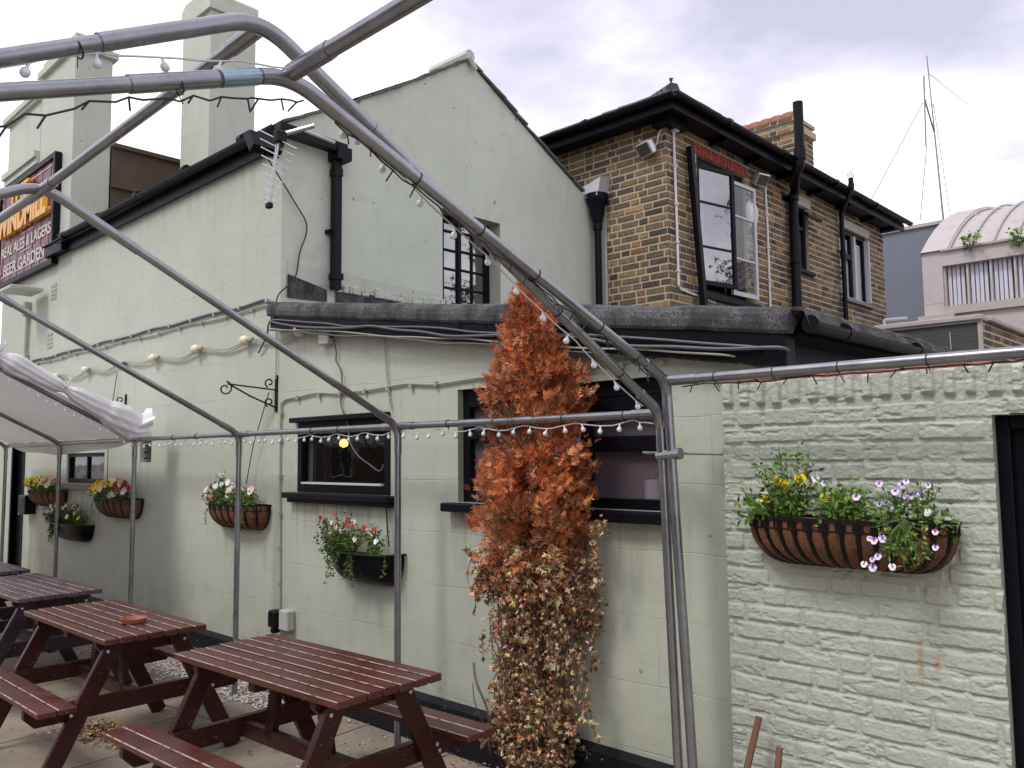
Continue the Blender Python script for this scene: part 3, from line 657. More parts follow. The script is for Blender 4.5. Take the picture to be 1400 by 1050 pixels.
for cx,cz,lx,lz in ((-1.045,.90,.012,.07),(-.99,.90,.014,.03)): rust=np.maximum(rust,np.clip(1-np.hypot((Xg-cx)/lx,(Zg-cz)/lz)*.8,0,1))
keep=(Xg>DX)&(Zg<DZ)
nz,nx=Xg.shape; idx=np.arange(nz*nx).reshape(nz,nx)
# clamp around opening so the edge is crisp but ragged
q=np.stack([idx[:-1,:-1],idx[:-1,1:],idx[1:,1:],idx[1:,:-1]],-1).reshape(-1,4)
edge=DX+.010*(fbm(Zg*0+1,Zg,300,12,3)-.5); edz=DZ+.006*(fbm(Xg,Xg*0+1,301,12,3)-.5)
hole=(Xg>edge)&(Zg<edz); hq=hole[:-1,:-1].reshape(-1); q=q[~hq]
me=bpy.data.meshes.new('brick_face'); co=np.stack([Xg,Yg,Zg],-1).reshape(-1,3)
me.vertices.add(len(co)); me.vertices.foreach_set('co',co.ravel()); me.loops.add(q.size); me.loops.foreach_set('vertex_index',q.ravel().astype(np.int32))
me.polygons.add(len(q)); me.polygons.foreach_set('loop_start',np.arange(0,q.size,4,dtype=np.int32)); me.polygons.foreach_set('use_smooth',np.ones(len(q),dtype=bool))
me.update(calc_edges=True); 
for nm,ar in (('Chip',chip),('Rust',rust)):
    at=me.attributes.new(nm,'FLOAT','POINT'); at.data.foreach_set('value',ar.ravel().astype(np.float32))
me.materials.append(M['pbrick']); me.validate()
gw=thing('garden_wall','rough painted sage brick wall in the right foreground with brick on edge top','wall',(-1.3,0,0))
o=bpy.data.objects.new('brick_face',me); COL.objects.link(o); o.parent=gw; o.location=-gw.location
mb=MB()      # body, returns
mb.box(FX0+.003,DX-.004,YF+.012,.16,0,FZ1-.01); mb.box(DX-.004,FX1,YF+.012,.16,DZ+.006,FZ1-.01); mb.box(FX1,1.6,YF,.16,DZ,FZ1-.01)
mb.build('wall_core','pbrick',gw)
mb=MB(); x=FX0
while x<FX1:                        # broken red brick tops showing behind the edge
    L=.072*uni(.9,1.1); mb.bbox(x+.008,x+L-.006,YF+.02,.15,FZ1-.03,FZ1+uni(.002,.022),.006,col=None); x+=L
mb.build('capping_brick','redpot',gw)
mb=MB()
for i in range(7):
    x=DX+.012+i*.13; mb.bbox(x,x+.126,.035,.06,.02,DZ-.05,.005)
mb.bbox(DX+.0,DX+.04,.0,.09,0,DZ,.005); mb.bbox(DX+.04,FX1+.7,.0,.09,DZ-.05,DZ,.005)
gd=mb.build('door','black',gw)
mb=MB(); mb.bbox(DX+.045,DX+.07,.02,.034,.2,.72,.004); mb.build('timber_strip','terracotta',gd)
#==================================================================== BRICK HOUSE
HX,HY,HYE=-4.547,3.85,9.9; EZ=5.13
house=thing('brick_house','yellow stock brick house upper storey with black eaves and pipes, beside the green gable','building',(-6.5,7,0))
PAL=[(.20,.14,.075),(.165,.115,.068),(.25,.17,.085),(.12,.085,.06),(.085,.067,.056),(.06,.05,.047),(.18,.12,.07),(.33,.21,.09),(.19,.09,.055),(.13,.10,.072)]
PW=[5,5,2,5,5,4,4,.6,.6,5]
def bricks(mb,P,u0,u1,z0,z1,holes,seed,proud=.006,clipf=None,ph=0,hdr=False):
    rg=random.Random(seed); CH=.075; r=0; z=z0
    while z<z1:
        k=ph; x=u0-(.17 if r%2 else 0)-(.11 if r%2 else 0)
        while x<u1:
            L=.215 if (k+r)%2 else .1025
            if rg.random()<.08: L=.16
            a,b=max(x,u0),min(x+L,u1); x+=L+.017; k+=1
            if b-a<.02: continue
            za=z+.0095+rg.uniform(-.0015,.0015); zb=min(z+CH-.0085+rg.uniform(-.002,.001),z1)
            segs=[(a,b)]
            for h in holes:
                if h[2]<(za+zb)/2<h[3]:
                    ns=[]
                    for s0,s1 in segs:
                        if s1<=h[0] or s0>=h[1]: ns.append((s0,s1)); continue
                        if s0<h[0]: ns.append((s0,h[0]-.003))
                        if s1>h[1]: ns.append((h[1]+.003,s1))
                    segs=ns
            col=rg.choices(PAL,PW)[0]; f=rg.uniform(.85,1.5); col=(col[0]*f*1.02,col[1]*f*.98,col[2]*f*.88)
            for s0,s1 in segs:
                if s1-s0<.015: continue
                if clipf and not clipf((s0+s1)/2,(za+zb)/2): continue
                p=proud+rg.uniform(-.002,.004); e=.004
                j=lambda: rg.uniform(-.0018,.0018)
                q=[P(s0+j(),za+j(),0),P(s1+j(),za+j(),0),P(s1+j(),zb+j(),0),P(s0+j(),zb+j(),0),P(s0+e,za+e,p),P(s1-e,za+e,p),P(s1-e,zb-e,p),P(s0+e,zb-e,p)]
                mb.add(q,[(4,5,6,7),(0,1,5,4),(1,2,6,5),(2,3,7,6),(3,0,4,7)],col)
        z+=CH; r+=1
HW1=(4.44,5.52,3.36,4.86); HW2=(6.74,7.2,3.98,4.84); HW3=(8.22,9.24,3.80,4.82)
mb=MB(); panel(mb,0,HX,HY,HYE,0,EZ,[HW1,HW2,HW3],.12,-1)
mb.box(-9.5,HX-.12,HY,HYE,0,2.9); mb.add([(-9.5,HY,2.9),(HX,HY,2.9),(HX,HY,EZ),(-9.5,HY,EZ)],[(0,1,2,3)]); mb.add([(HX,HYE,0),(-9.5,HYE,0),(-9.5,HYE,EZ),(HX,HYE,EZ)],[(0,1,2,3)])
hw=mb.build('wall','mortar',house)
mb=MB(); zz=2.975
bricks(mb,lambda u,z,d:(u,HY-d,z),-6.3,HX+.006,zz,EZ-.06,[],1)
bricks(mb,lambda u,z,d:(HX+d,u,z),HY-.006,HYE,zz,EZ-.06,[HW1,HW2,HW3],2,ph=1)
mb.build('brickwork','brick',hw,norm=True)
# red soldier arches over big window
mb=MB(); 
for i in range(15):
    y=HW1[0]-.06+i*.08; c=(uni(.25,.38),uni(.05,.08),uni(.03,.05)); mb.box(HX,HX+.012,y,y+.068,HW1[3]+.005,HW1[3]+.12,c)
mb.build('red_brick_arch','brick',hw)
for h in (HW2,HW3):
    mb=MB(); mb.box(HX,HX+.013,h[0]-.08,h[1]+.08,h[3]+.003,h[3]+.13); mb.build('lintel','coping',hw)
# green painted strip next to the gable
mb=MB(); mb.box(XG+.002,XG+.16,HY-.014,HY-.008,3.0,4.33); mb.build('painted_strip','stack',hw)
# eaves: soffit, fascia, gutters, roof
ex=.28
mb=MB(); mb.box(-9.7,HX+ex-.04,HY-ex+.04,HYE+.2,EZ-.06,EZ-.03); mb.box(-9.7,HX+ex-.03,HY-ex+.03,HY-ex+.06,EZ-.08,EZ+.03); mb.box(HX+ex-.06,HX+ex-.03,HY-ex+.06,HYE+.25,EZ-.08,EZ+.03)
mb.box(HX-.1,HX+.12,HY-.1,HY+.25,EZ-.14,EZ-.07)
for y in (4.7,5.5,6.3,7.2,8.1,9.0,9.8): mb.box(HX+.0,HX+ex-.07,y,y+.04,EZ-.11,EZ-.06)
mb.build('eaves_board','black',house)
mb=MB(); half_gutter(mb,(-9.7,HY-ex-.03,EZ+.06),(HX+ex+.03,HY-ex-.03,EZ+.04),.046,8,1.0); half_gutter(mb,(HX+ex+.03,HY-ex-.03,EZ+.04),(HX+ex+.03,HYE+.35,EZ+.06),.046,8,1.0)
for x in (-6.2,-5.35): mb.tube([(x-.03,HY-ex-.03,EZ+.03),(x+.03,HY-ex-.03,EZ+.04)],.05,12)
for y in (4.6,5.9,7.4,8.8): mb.tube([(HX+ex+.03,y-.03,EZ+.03),(HX+ex+.03,y+.03,EZ+.04)],.05,12)
mb.build('gutter','blackp',house)
mb=MB(); rx=(-9.7,HX+ex-.02); ry=(HY-ex+.02,HYE+.32); pk=1.2; zr=EZ+.07
cx=(rx[0]+rx[1])/2; y1_=ry[0]+(rx[1]-rx[0])/2; y2_=ry[1]-.01
A=(rx[0],ry[0],zr);B=(rx[1],ry[0],zr);C_=(rx[1],ry[1],zr);D_=(rx[0],ry[1],zr);E_=(cx,y1_,zr+pk);F_=(cx,y2_,zr+pk)
mb.add([A,B,C_,D_,E_,F_],[(0,1,4),(1,2,5,4),(2,3,5),(3,0,4,5)])
def rows(p,q,n,u):
    p=Vector(p);q=Vector(q)
    for i in range(n):
        a=p.lerp(q,i/n); b2=p.lerp(q,(i+.96)/n); mb.bar(a+Vector((0,0,uni(.0,.012))),b2+Vector((0,0,uni(.0,.012))),.10,.018,(0,0,1))
rows(A,B,26,0); rows(B,C_,30,1)
hroof=mb.build('roof','slate',house)
mb=MB(); 
for i in range(4):
    a=Vector(B).lerp(Vector(E_),i*.06); b2=Vector(B).lerp(Vector(E_),(i+1.1)*.06); mb.tube([a+Vector((0,0,.02)),b2+Vector((0,0,.04))],[.075,.06],7)
mb.tube([Vector(B)+Vector((-.02,.02,.06)),Vector(B)+Vector((-.04,.04,.13)),Vector(B)+Vector((-.03,.03,.165))],[.012,.012,.022],6)
mb.build('hip_tile','slate',hroof)
# brick chimney with pots at Y=8
CY=8.0; a=on(1,CY,998,190); b=on(1,CY,1088,165); t=on(1,CY,1090,150)
mb=MB(); cz=on(1,CY,1088,164).z; bricks(mb,lambda u,z,d:(u,CY-d,z),a.x,b.x,EZ,cz,[],9); bricks(mb,lambda u,z,d:(b.x+d,u,z),CY,CY+.55,EZ,cz,[],10)
ck=mb.build('chimney','brick',hroof,norm=True)
mb=MB(); mb.box(a.x+.002,b.x,CY,CY+.55,EZ-.4,cz); mb.box(a.x-.04,b.x+.04,CY-.04,CY+.59,cz-.16,cz-.06); mb.box(a.x-.03,b.x+.03,CY-.03,CY+.58,cz,cz+.05); mb.build('chimney_core','mortar',ck)
mb=MB(); bricks(mb,lambda u,z,d:(u,CY-.04-d,z),a.x-.04,b.x+.04,cz-.16,cz-.07,[],12); bricks(mb,lambda u,z,d:(u,CY-.03-d,z),a.x-.03,b.x+.03,cz,cz+.07,[],13); mb.build('brick_band','brick',ck,norm=True)
for i in range(5):
    x=lerp(a.x+.14,b.x-.2,i/4); mb=MB(); mb.lathe([(.0,.0),(.13,.0),(.15,.05),(.15,.16),(.135,.19),(.09,.19),(.09,.05)],(x,CY+.28,cz+.03),16); mb.build('chimney_pot','terracotta',ck,smooth=True,angle=40)
# soil pipe with bend and tall flue
def pipe(name,pts,r,parent,m='blackp',collars=(),seg=12):
    mb=MB(); mb.tube(pts,r,seg)
    for p,ax in collars:
        d=Vector(ax)*.035; mb.tube([Vector(p)-d,Vector(p)+d],r*1.22,seg)
    return mb.build(name,m,parent,smooth=True,angle=45)
px=HX+.09; py=6.58
fx=-4.15; fyy=on(0,-4.15,1093,200).y
pipe('soil_pipe',[(px,py,2.6),(px,py,4.82),(px+.03,py,4.90),(fx-.06,fyy,5.0),(fx-.01,fyy,5.05),(fx,fyy,5.12),(fx,fyy,5.2),(fx,fyy,on(0,-4.15,1092,141).z)],.06,house,collars=[((px,py,4.83),(0,0,1)),((fx,fyy,5.24),(0,0,1)),((fx,fyy,5.17),(0,0,1)),((px,py,4.0),(0,0,.3))],seg=16)
mb=MB(); mb.box(HX,px,py-.02,py+.02,4.80,4.86); mb.box(HX,HX+.02,py-.12,py+.12,4.80,4.85); mb.build('pipe_bracket','blackp',house)
VY=on(0,-4.19,1164,262).y
pipe('vent_pipe',[(HX+.07,8.15,2.6),(HX+.07,8.15,4.98),(-4.22,VY-.03,5.05),(-4.19,VY,5.13),(-4.19,VY,on(0,-4.19,1164,244).z)],.033,house,collars=[((HX+.07,8.15,4.4),(0,0,1)),((-4.19,VY,5.2),(0,0,1))])
mb=MB()
for i in range(6):
    q=PI*i/6
    mb.tube([Vector((-4.19+.045*math.cos(q)*math.cos(t),VY+.045*math.sin(q)*math.cos(t),on(0,-4.19,1164,243).z+.03+.055*math.sin(t))) for t in np.linspace(-.6,PI+.6,9)],.003,4)
mb.build('vent_cage','alu',house)
# leaning black pipe left of the big window
mb=MB(); p0=(HX+.07,4.20,4.86); p1=(HX+.10,4.36,3.0); mb.bar(p1,p0,.062,.062,(1,0,0)); mb.bar(Vector(p0).lerp(Vector(p1),.22),Vector(p0).lerp(Vector(p1),.26),.075,.075,(1,0,0)); mb.build('leaning_downpipe','blackp',house)
# white conduits
mb=MB(); mb.tube([(HX+.02,3.97,4.97),(HX+.02,3.985,4.0),(HX+.02,3.985,3.36),(HX+.02,4.02,3.325),(HX+.02,4.7,3.27)],.014,8)
mb.tube(smoothpts([(HX+.03,3.98,5.0),(HX+.0,3.93,5.02),(HX-.05,3.82,4.95),(HX-.1,3.82,4.82),(HX-.2,3.8,4.83),(HX-.3,3.8,4.93)],5),.007,6)
mb.box(HX+.01,HX+.06,3.94,4.02,4.97,5.03)
for z in (4.6,4.2,3.8,3.5): mb.box(HX+.0,HX+.04,3.96,4.0,z,z+.02)
mb.build('conduit','white',house)
mb=MB(); mb.tube([(HX+.02,5.98,4.9),(HX+.02,6.0,4.4),(HX+.02,6.0,2.9)],.014,8)
for z in (4.5,4.1,3.7,3.3): mb.box(HX+.0,HX+.04,5.98,6.02,z,z+.02)
mb.build('conduit','white',house)
mb=MB(); mb.tube([(HX+.02,9.72,3.1),(HX+.02,9.72,3.62),(HX+.02,9.74,3.64),(HX+.3,9.9,3.65)],.03,8); mb.build('white_waste_pipe','white',house)
# hopper head and round pipe in the corner with the gable
hx,hy=-5.375,3.76
mb=MB(); mb.lathe([(.04,0),(.045,.03),(.06,.04),(.06,.06),(.075,.1),(.085,.2),(.115,.24),(.12,.3),(.12,.33),(.10,.33),(.09,.25)],(hx,hy,4.12),12)
mb.tube([(hx,hy,2.8),(hx,hy,4.14)],.038,10)
for z in (4.09,3.2): mb.tube([(hx,hy,z-.03),(hx,hy,z+.03)],.05,10)
mb.build('hopper_pipe','black',house,smooth=True,angle=40)
mb=MB(); mb.add([(-5.53,3.66,4.52),(-5.25,3.66,4.60),(-5.25,3.84,4.64),(-5.53,3.84,4.56),(-5.46,3.66,4.42),(-5.28,3.66,4.45),(-5.28,3.84,4.45),(-5.46,3.84,4.42)],[(0,1,5,4),(1,2,6,5),(0,4,7,3),(4,5,6,7)]); mb.box(-5.5,-5.3,3.66,3.84,4.41,4.44); mb.build('lead_chute','lead',house)
# windows of the house
def leaf(parent,hinge,w,ang,z0,z1,bars,m,name='open_casement'):
    """casement leaf: hinge (x,y), swing dir angle from +Y toward +X"""
    d=Vector((math.sin(ang),math.cos(ang),0)); h=Vector((*hinge,0)); t=.035
    mb=MB(); U=(0,0,1)
    mb.bar(h+Vector((0,0,z0)),h+Vector((0,0,z1)),t,.04,d); e=h+d*w; mb.bar(e+Vector((0,0,z0)),e+Vector((0,0,z1)),t,.045,d)
    for z in (z0+.025,z1-.02): mb.bar(h+d*.0225+Vector((0,0,z)),e-d*.0225+Vector((0,0,z)),t-.004,.05 if z<z0+.1 else .04,U)
    for z in bars: mb.bar(h+d*.0225+Vector((0,0,z)),e-d*.0225+Vector((0,0,z)),.02,.022,U)
    f=mb.build(name,m,parent)
    g=MB(); g.add([h+Vector((0,0,z0)),e+Vector((0,0,z0)),e+Vector((0,0,z1)),h+Vector((0,0,z1))],[(0,1,2,3)])
    return f,g
def solve(h,w,xpix,z):
    best=None
    for k in range(-40,130):
        an=R(k*1.0); e=Vector((h[0]+w*math.sin(an),h[1]+w*math.cos(an),z)); v=e-CAM; px_=700+F_PX*v.dot(rt2)/v.dot(fw)
        if best is None or abs(px_-xpix)<best[0]: best=(abs(px_-xpix),an)
    return best[1]
y0,y1,z0,z1=HW1
mb=MB(); mb.box(HX-.1,HX-.04,y0,y0+.04,z0,z1); mb.box(HX-.1,HX-.04,y1-.04,y1,z0,z1); mb.box(HX-.1,HX-.04,y0+.04,y1-.04,z1-.05,z1); mb.box(HX-.1,HX-.04,y0+.04,y1-.04,z0,z0+.06); mb.box(HX-.1,HX-.04,5.02,5.08,z0+.06,z1-.05)
wf=mb.build('window_frame','black',house)
h1=(HX-.02,y0+.03); an=solve(h1,.56,1000,4.7); f,g=leaf(wf,h1,.56,an,z0+.09,z1-.09,[3.87,4.36],'black'); g.build('pane','glass_hi',f)
h2=(HX+.03,5.10); an2=solve(h2,.50,1030,4.7); f,g=leaf(wf,h2,.50,an2,z0+.05,z1-.13,[3.84,4.33],'whitewood'); g.build('pane','glass',f)
mb=MB(); mb.box(HX-.02,HX+.09,y0-.06,y1+.12,z0-.07,z0-.01); mb.build('sill','black',wf)
mb=MB(); mb.box(HX-.3,HX-.28,y0+.05,y0+.6,z0,z1); mb.build('curtain','whitewood',wf)
mb=MB(); mb.box(HX-1.6,HX-1.55,y0-1,HYE,z0-.3,EZ-.1); mb.box(HX-1.55,HX-.12,y1+.5,y1+.55,z0-.3,EZ-.1); mb.box(HX-1.55,HX-.12,y0-.5,y0-.45,z0-.3,EZ-.1); mb.build('room_wall','dark',wf)
y0,y1,z0,z1=HW2
mb=MB(); mb.box(HX-.1,HX-.04,y0,y0+.05,z0,z1); mb.box(HX-.1,HX-.04,y1-.06,y1,z0,z1); mb.box(HX-.1,HX-.04,y0+.05,y1-.06,z1-.05,z1); mb.box(HX-.1,HX-.04,y0+.05,y1-.06,z0,z0+.06); mb.box(HX-.1,HX-.04,y0+.05,y1-.06,z1-.30,z1-.26)
wf=mb.build('window_frame','black',house)
mb=MB(); mb.add([(HX-.07,y0,z0),(HX-.07,y1,z0),(HX-.07,y1,z1-.26),(HX-.07,y0,z1-.26)],[(0,1,2,3)]); mb.build('pane','glass_hi',wf)
mb=MB(); hz=z1-.04
for (p,q) in (((HX-.04,y0+.03,hz),(HX+.2,y0+.03,hz-.17)),((HX-.04,y1-.04,hz),(HX+.2,y1-.04,hz-.17)),((HX+.19,y0+.01,hz-.165),(HX+.19,y1-.02,hz-.165))): mb.bar(p,q,.035,.03)
tv=mb.build('open_vent','iron',wf); mb=MB(); mb.box(HX-.085,HX-.075,y0+.05,y1-.06,z0+.06,z1-.32); mb.build('blind','poly',wf); mb=MB(); mb.add([(HX-.04,y0+.03,hz),(HX-.04,y1-.04,hz),(HX+.19,y1-.04,hz-.165),(HX+.19,y0+.03,hz-.165)],[(0,1,2,3)]); mb.build('pane','glass_hi',tv)
mb=MB(); mb.box(HX-.02,HX+.06,y0-.05,y1+.06,z0-.045,z0-.005); mb.build('sill','black',wf)
y0,y1,z0,z1=HW3; ym=y0+.48
mb=MB(); mb.box(HX-.1,HX-.03,y0,y0+.06,z0,z1); mb.box(HX-.1,HX-.03,y1-.09,y1,z0,z1); mb.box(HX-.1,HX-.03,y0+.06,y1-.09,z1-.06,z1); mb.box(HX-.1,HX-.03,ym-.03,ym+.03,z0+.05,z1-.06); mb.box(HX-.1,HX-.03,y0+.06,ym-.03,z1-.42,z1-.35)
wf=mb.build('window_frame','black',house)
mb=MB(); mb.box(HX-.1,HX-.03,y0+.06,y1-.09,z0,z0+.05); mb.box(HX-.03,HX+.04,y1-.05,y1-.015,z0+.03,z1-.05); mb.box(HX-.06,HX-.0,ym+.05,ym+.1,z0+.05,z1-.06); mb.build('white_sash','whitewood',wf)
mb=MB(); mb.add([(HX-.07,y0,z0),(HX-.07,y1,z0),(HX-.07,y1,z1),(HX-.07,y0,z1)],[(0,1,2,3)]); mb.build('pane','glass',wf)
mb=MB(); mb.box(HX-.082,HX-.074,y0+.06,y1-.09,z0+.05,z1-.12); mb.build('curtain','white',wf)
mb=MB(); mb.box(HX-.02,HX+.07,y0-.06,y1+.04,z0-.05,z0-.005); mb.build('sill','stone_sill',wf)
def flood(loc,rz,label,tilt=R(35)):
    t=thing('floodlight',label,'floodlight',loc,'floodlights under the house eaves',rz)
    mt=Matrix.Rotation(tilt,4,'X')
    mb=MB(); mb.bbox(-.10,.10,-.13,-.07,-.075,.075,.01,mt); 
    for k in range(6): mb.box(-.09+k*.033,-.083+k*.033,-.07,-.04,-.06,.06,None,mt)
    mb.build('lamp_housing','alu',t,rel=False)
    mb=MB(); mb.add([mt@Vector(p) for p in ((-.085,-.1315,-.06),(.085,-.1315,-.06),(.085,-.1315,.06),(-.085,-.1315,.06))],[(0,1,2,3)]); mb.build('lens','greyrender',t,rel=False)
    mb=MB(); mb.bar((0,0,0),(0,-.06,-.0),.05,.02); mb.bar((-.0,0,-.04),(0,0,.04),.05,.012,(0,1,0)); mb.build('bracket','iron',t,rel=False); return t
p=on(1,HY-.1,884,199); flood((p.x,HY-.012,p.z+.03),R(-15),'grey floodlight on the brick face near the corner of the house')
p=on(0,HX+.1,1042,243); flood((HX+.02,p.y,p.z+.03),R(75),'grey floodlight beside the wide open casement of the house')
p=on(0,HX+.05,1031,290); t=thing('bell_box','oval pale alarm box on the brick wall behind the open casement','alarm box',(HX+.01,p.y,p.z))
mb=MB(); mb.lathe([(0,.06),(.09,.05),(.13,.02),(.135,0)],(HX+.01,p.y,p.z),18,ax=0,sc=(1,1,1)); 
for v in range(len(mb.v)): x_,y_,z_=mb.v[v]; mb.v[v]=(x_,y_,p.z+(z_-p.z)*(1.45 if z_<p.z else 1.1))
mb.build('cover','white',t,smooth=True); mb=MB(); mb.box(HX+.01,HX+.05,p.y-.03,p.y+.03,p.z-.23,p.z-.19); mb.build('strobe','navy',t)
#==================================================================== LOW FLAT ROOF BUILDING, GREY BLOCK, VAULT
lb=thing('flat_roof_outbuilding','low flat roofed outbuilding with dark rendered front, pale coping and brick return','building',(-3,8,0))
YB=6.0; c0=on(1,YB,1339,430); c1=on(1,YB,1165,452); x1=c0.x; zb=c0.z
mb=MB(); mb.box(HX+.03,x1-.0,YB,12,0,zb-.06); lw=mb.build('wall','greyrender',lb)
mb=MB(); bricks(mb,lambda u,z,d:(x1+.002+d,u,z),YB+.03,12,zb-.9,zb-.07,[],31); mb.build('brick_return','brick',lb,norm=True)
mb=MB(); mb.box(x1,x1+.004,YB+.03,12,0,zb-.06); mb.build('mortar_return','mortar',lb)
mb=MB(); mb.box(x1-.02,x1+.016,YB-.012,YB+.03,0,zb-.07); mb.tube([(x1-.28,YB-.01,zb-.15),(x1-.275,YB-.01,zb-.4)],.006,5); mb.build('corner_trim','coping',lb)
mb=MB(); mb.bbox(HX+.03,x1+.03,YB-.05,YB+.2,zb-.055,zb,.01); mb.bbox(x1-.2,x1+.06,YB+.201,12,zb-.05,zb+.005,.01); mb.box(HX+.03,x1+.02,YB-.02,YB,zb-.075,zb-.055); mb.build('coping','coping',lb)
# grey block
YG=17.0; gb=thing('grey_block','flat dark grey clad block rising behind the end of the brick house','building',(-6,YG+3,0))
a=on(1,YG,1190,322); b=on(1,YG,1300,306); mb=MB(); zt=(a.z+b.z)/2; mb.box(a.x-4,b.x+.6,YG,YG+8,0,zt); mb.build('wall','greyclad',gb)
mb=MB(); mb.box(a.x-4,b.x+.6,YG-.06,YG+8,zt,zt+.08); 
for k in range(14): 
    x=a.x-4+k*.55
    if x<b.x+.5: mb.box(x,x+.03,YG-.07,YG-.06,zt,zt+.08)
mb.build('roof_trim','coping',gb)
# vault
YV=15.0; vb=thing('barrel_vault_building','pinkish metal barrel vaulted building with ribbed translucent clerestory panels','building',(-2,YV+3,0))
e0=on(1,YV,1266,430); e1=on(1,YV,1290,365); s0=on(1,YV,1289,347); sb=on(1,YV,1290,430)
zl=s0.z; zm=e1.z; xr=4.0
mb=MB(); mb.box(e0.x,e1.x,YV-.08,YV+.3,0,zl+.1)                 # pilaster
mb.box(e1.x,xr,YV-.1,YV+.3,zm,zl+.02); mb.box(e1.x,xr,YV-.04,YV+.3,0,sb.z-.02); mb.box(e0.x,xr,YV+.3,YV+10,0,zl)
mb.box(e0.x-.002,e1.x,YV-.085,YV-.08,zm-.75,zm-.72)
mb.build('wall','vault',vb)
mb=MB(); mb.box(e1.x,xr,YV-.12,YV-.04,sb.z-.02,sb.z+.14); mb.box(e1.x,xr,YV-.16,YV-.1,zl+.02,zl+.06); mb.box(e0.x-.1,e1.x+.2,YV-.2,YV,sb.z-.1,sb.z-.02); mb.build('string_course','coping',vb)
mb=MB(); x=e1.x; k=0
while x<xr:
    w_=.42; n=4; mb.mark()
    for j in range(n): mb.box(x+.06+j*(w_-.1)/n,x+.06+(j+1)*(w_-.1)/n-.02,YV+.06+(.015 if j%2 else 0),YV+.12,sb.z+.14,zm)
    x+=w_
mb.build_each('clerestory_panel','poly',vb)
mb=MB(); x=e1.x
while x<xr: mb.mark(); mb.box(x-.0,x+.04,YV-.03,YV+.1,sb.z+.14,zm); x+=.42
mb.build_each('mullion','vault',vb)
RV=8.2; HA=R(38.5)
def arc(x,r,dz=0,n=18): return [(x,YV-.1+RV*math.sin(HA)+r*math.sin(lerp(-HA,HA,i/n)),zl+dz+r*math.cos(lerp(-HA,HA,i/n))-RV*math.cos(HA)) for i in range(n+1)]
mb=MB(); A1=arc(e1.x+.12,RV-.02); A2=arc(xr,RV-.02); n=len(A1); mb.add(A1+A2,[(i,i+1,n+i+1,n+i) for i in range(n-1)])
mb.add(arc(e0.x+.02,RV),[tuple(range(n))[::-1]])
for xa,xb,r0 in ((e0.x,e1.x+.12,RV+.07),):
    A1=arc(xa,r0);A2=arc(xb,r0);A3=arc(xa,r0-.15);A4=arc(xb,r0-.15); mb.add(A1+A2,[(i,i+1,n+i+1,n+i) for i in range(n-1)]); mb.add(A2+A4,[(i,i+1,n+i+1,n+i) for i in range(n-1)]); mb.add(A3+A1,[(i,i+1,n+i+1,n+i) for i in range(n-1)])
x=e1.x+.12
while x<xr: mb.tube(arc(x,RV+.02),.028,5); x+=.40
mb.build('vaulted_roof','vault',vb,smooth=True,angle=30)
# mast with aerials
def mast(bp,tp,label,r,extra):
    t=thing('aerial_mast',label,'aerial',tuple(bp)); mb=MB(); mb.tube([bp,tp],[r*.55,r*.25],6); mb.build('pole','rustpole',t); mb=MB()
    for q in extra: mb.tube(q,.008,4)
    mb.build('guy_wire','rustpole',t); return t
YM=17.2; bp=on(1,YM,1291,312); tp=on(1,YM,1267,76)
mast(bp,tp,'tall thin guyed radio mast standing on the grey block roof','.05' and .045,[(on(1,YM,1269,100),on(1,YM+.5,1322,142)),(on(1,YM,1276,142),on(1,YM+3,1303,320)),(on(1,YM,1274,142),on(1,YM-1,1287,160))])
bp=on(1,YM-.5,1266,200); tp=on(1,YM-.5,1263,104)
t=thing('dipole_aerial','short vertical dipole aerial hanging left of the tall mast','aerial',tuple(bp)); mb=MB(); mb.tube([bp,tp],.017,6); mb.build('pole','rustpole',t)
mb=MB(); mb.tube([on(1,YM-.5,1264,135),on(1,YM,1277,180)],.02,4); mb.tube([on(1,YM-.5,1262,140),on(1,YM-1,1185,285)],.01,4); mb.tube([on(1,YM-.5,1267,200),on(1,YM,1258,302)],.01,4); mb.build('stay','rustpole',t)
# weeds on the vault gutter
def leafquad(mb,p,d,n,L,W,col,fold=.25):
    """pointed leaf from p along d with normal n"""
    p=Vector(p); s=d.cross(n)
    if s.length<1e-4: s=d.orthogonal()
    s=s.normalized()*W/2; nn=n.normalized()*W*fold; a=p+d*L*.45
    mb.add([p,a+s+nn,p+d*L,a-s+nn],[(0,1,2),(0,2,3)],col)
def rv(): 
    while True:
        v=Vector((uni(-1,1),uni(-1,1),uni(-1,1)))
        if .05<v.length<1: return v.normalized()
def green(b=1.0): 
    t=rnd(); return (lerp(.05,.17,t)*b,lerp(.12,.26,t)*b,lerp(.02,.05,t)*b)
for (px_,py_,lab) in ((1327,325,'small leafy weed rooted in the vault gutter, nearer the brick house'),(1393,318,'small leafy weed rooted in the vault gutter at the right edge')):
    b0=on(1,YV-.2,px_,py_+20); t=thing('weed',lab,'plant',tuple(b0)); mb=MB(); st=MB()
    for k in range(9):
        q=b0+Vector((uni(-.2,.2),uni(-.1,.1),uni(.1,.38))); st.tube([b0,b0.lerp(q,.5)+Vector((0,0,.04)),q],.008,4)
        for j in range(7): d=rv(); d.z=abs(d.z)*.5; leafquad(mb,q+rv()*.06,d,rv(),.10,.06,green(1.8))
    mb.build('leaves','leaf',t); st.build('stem','bark',t)
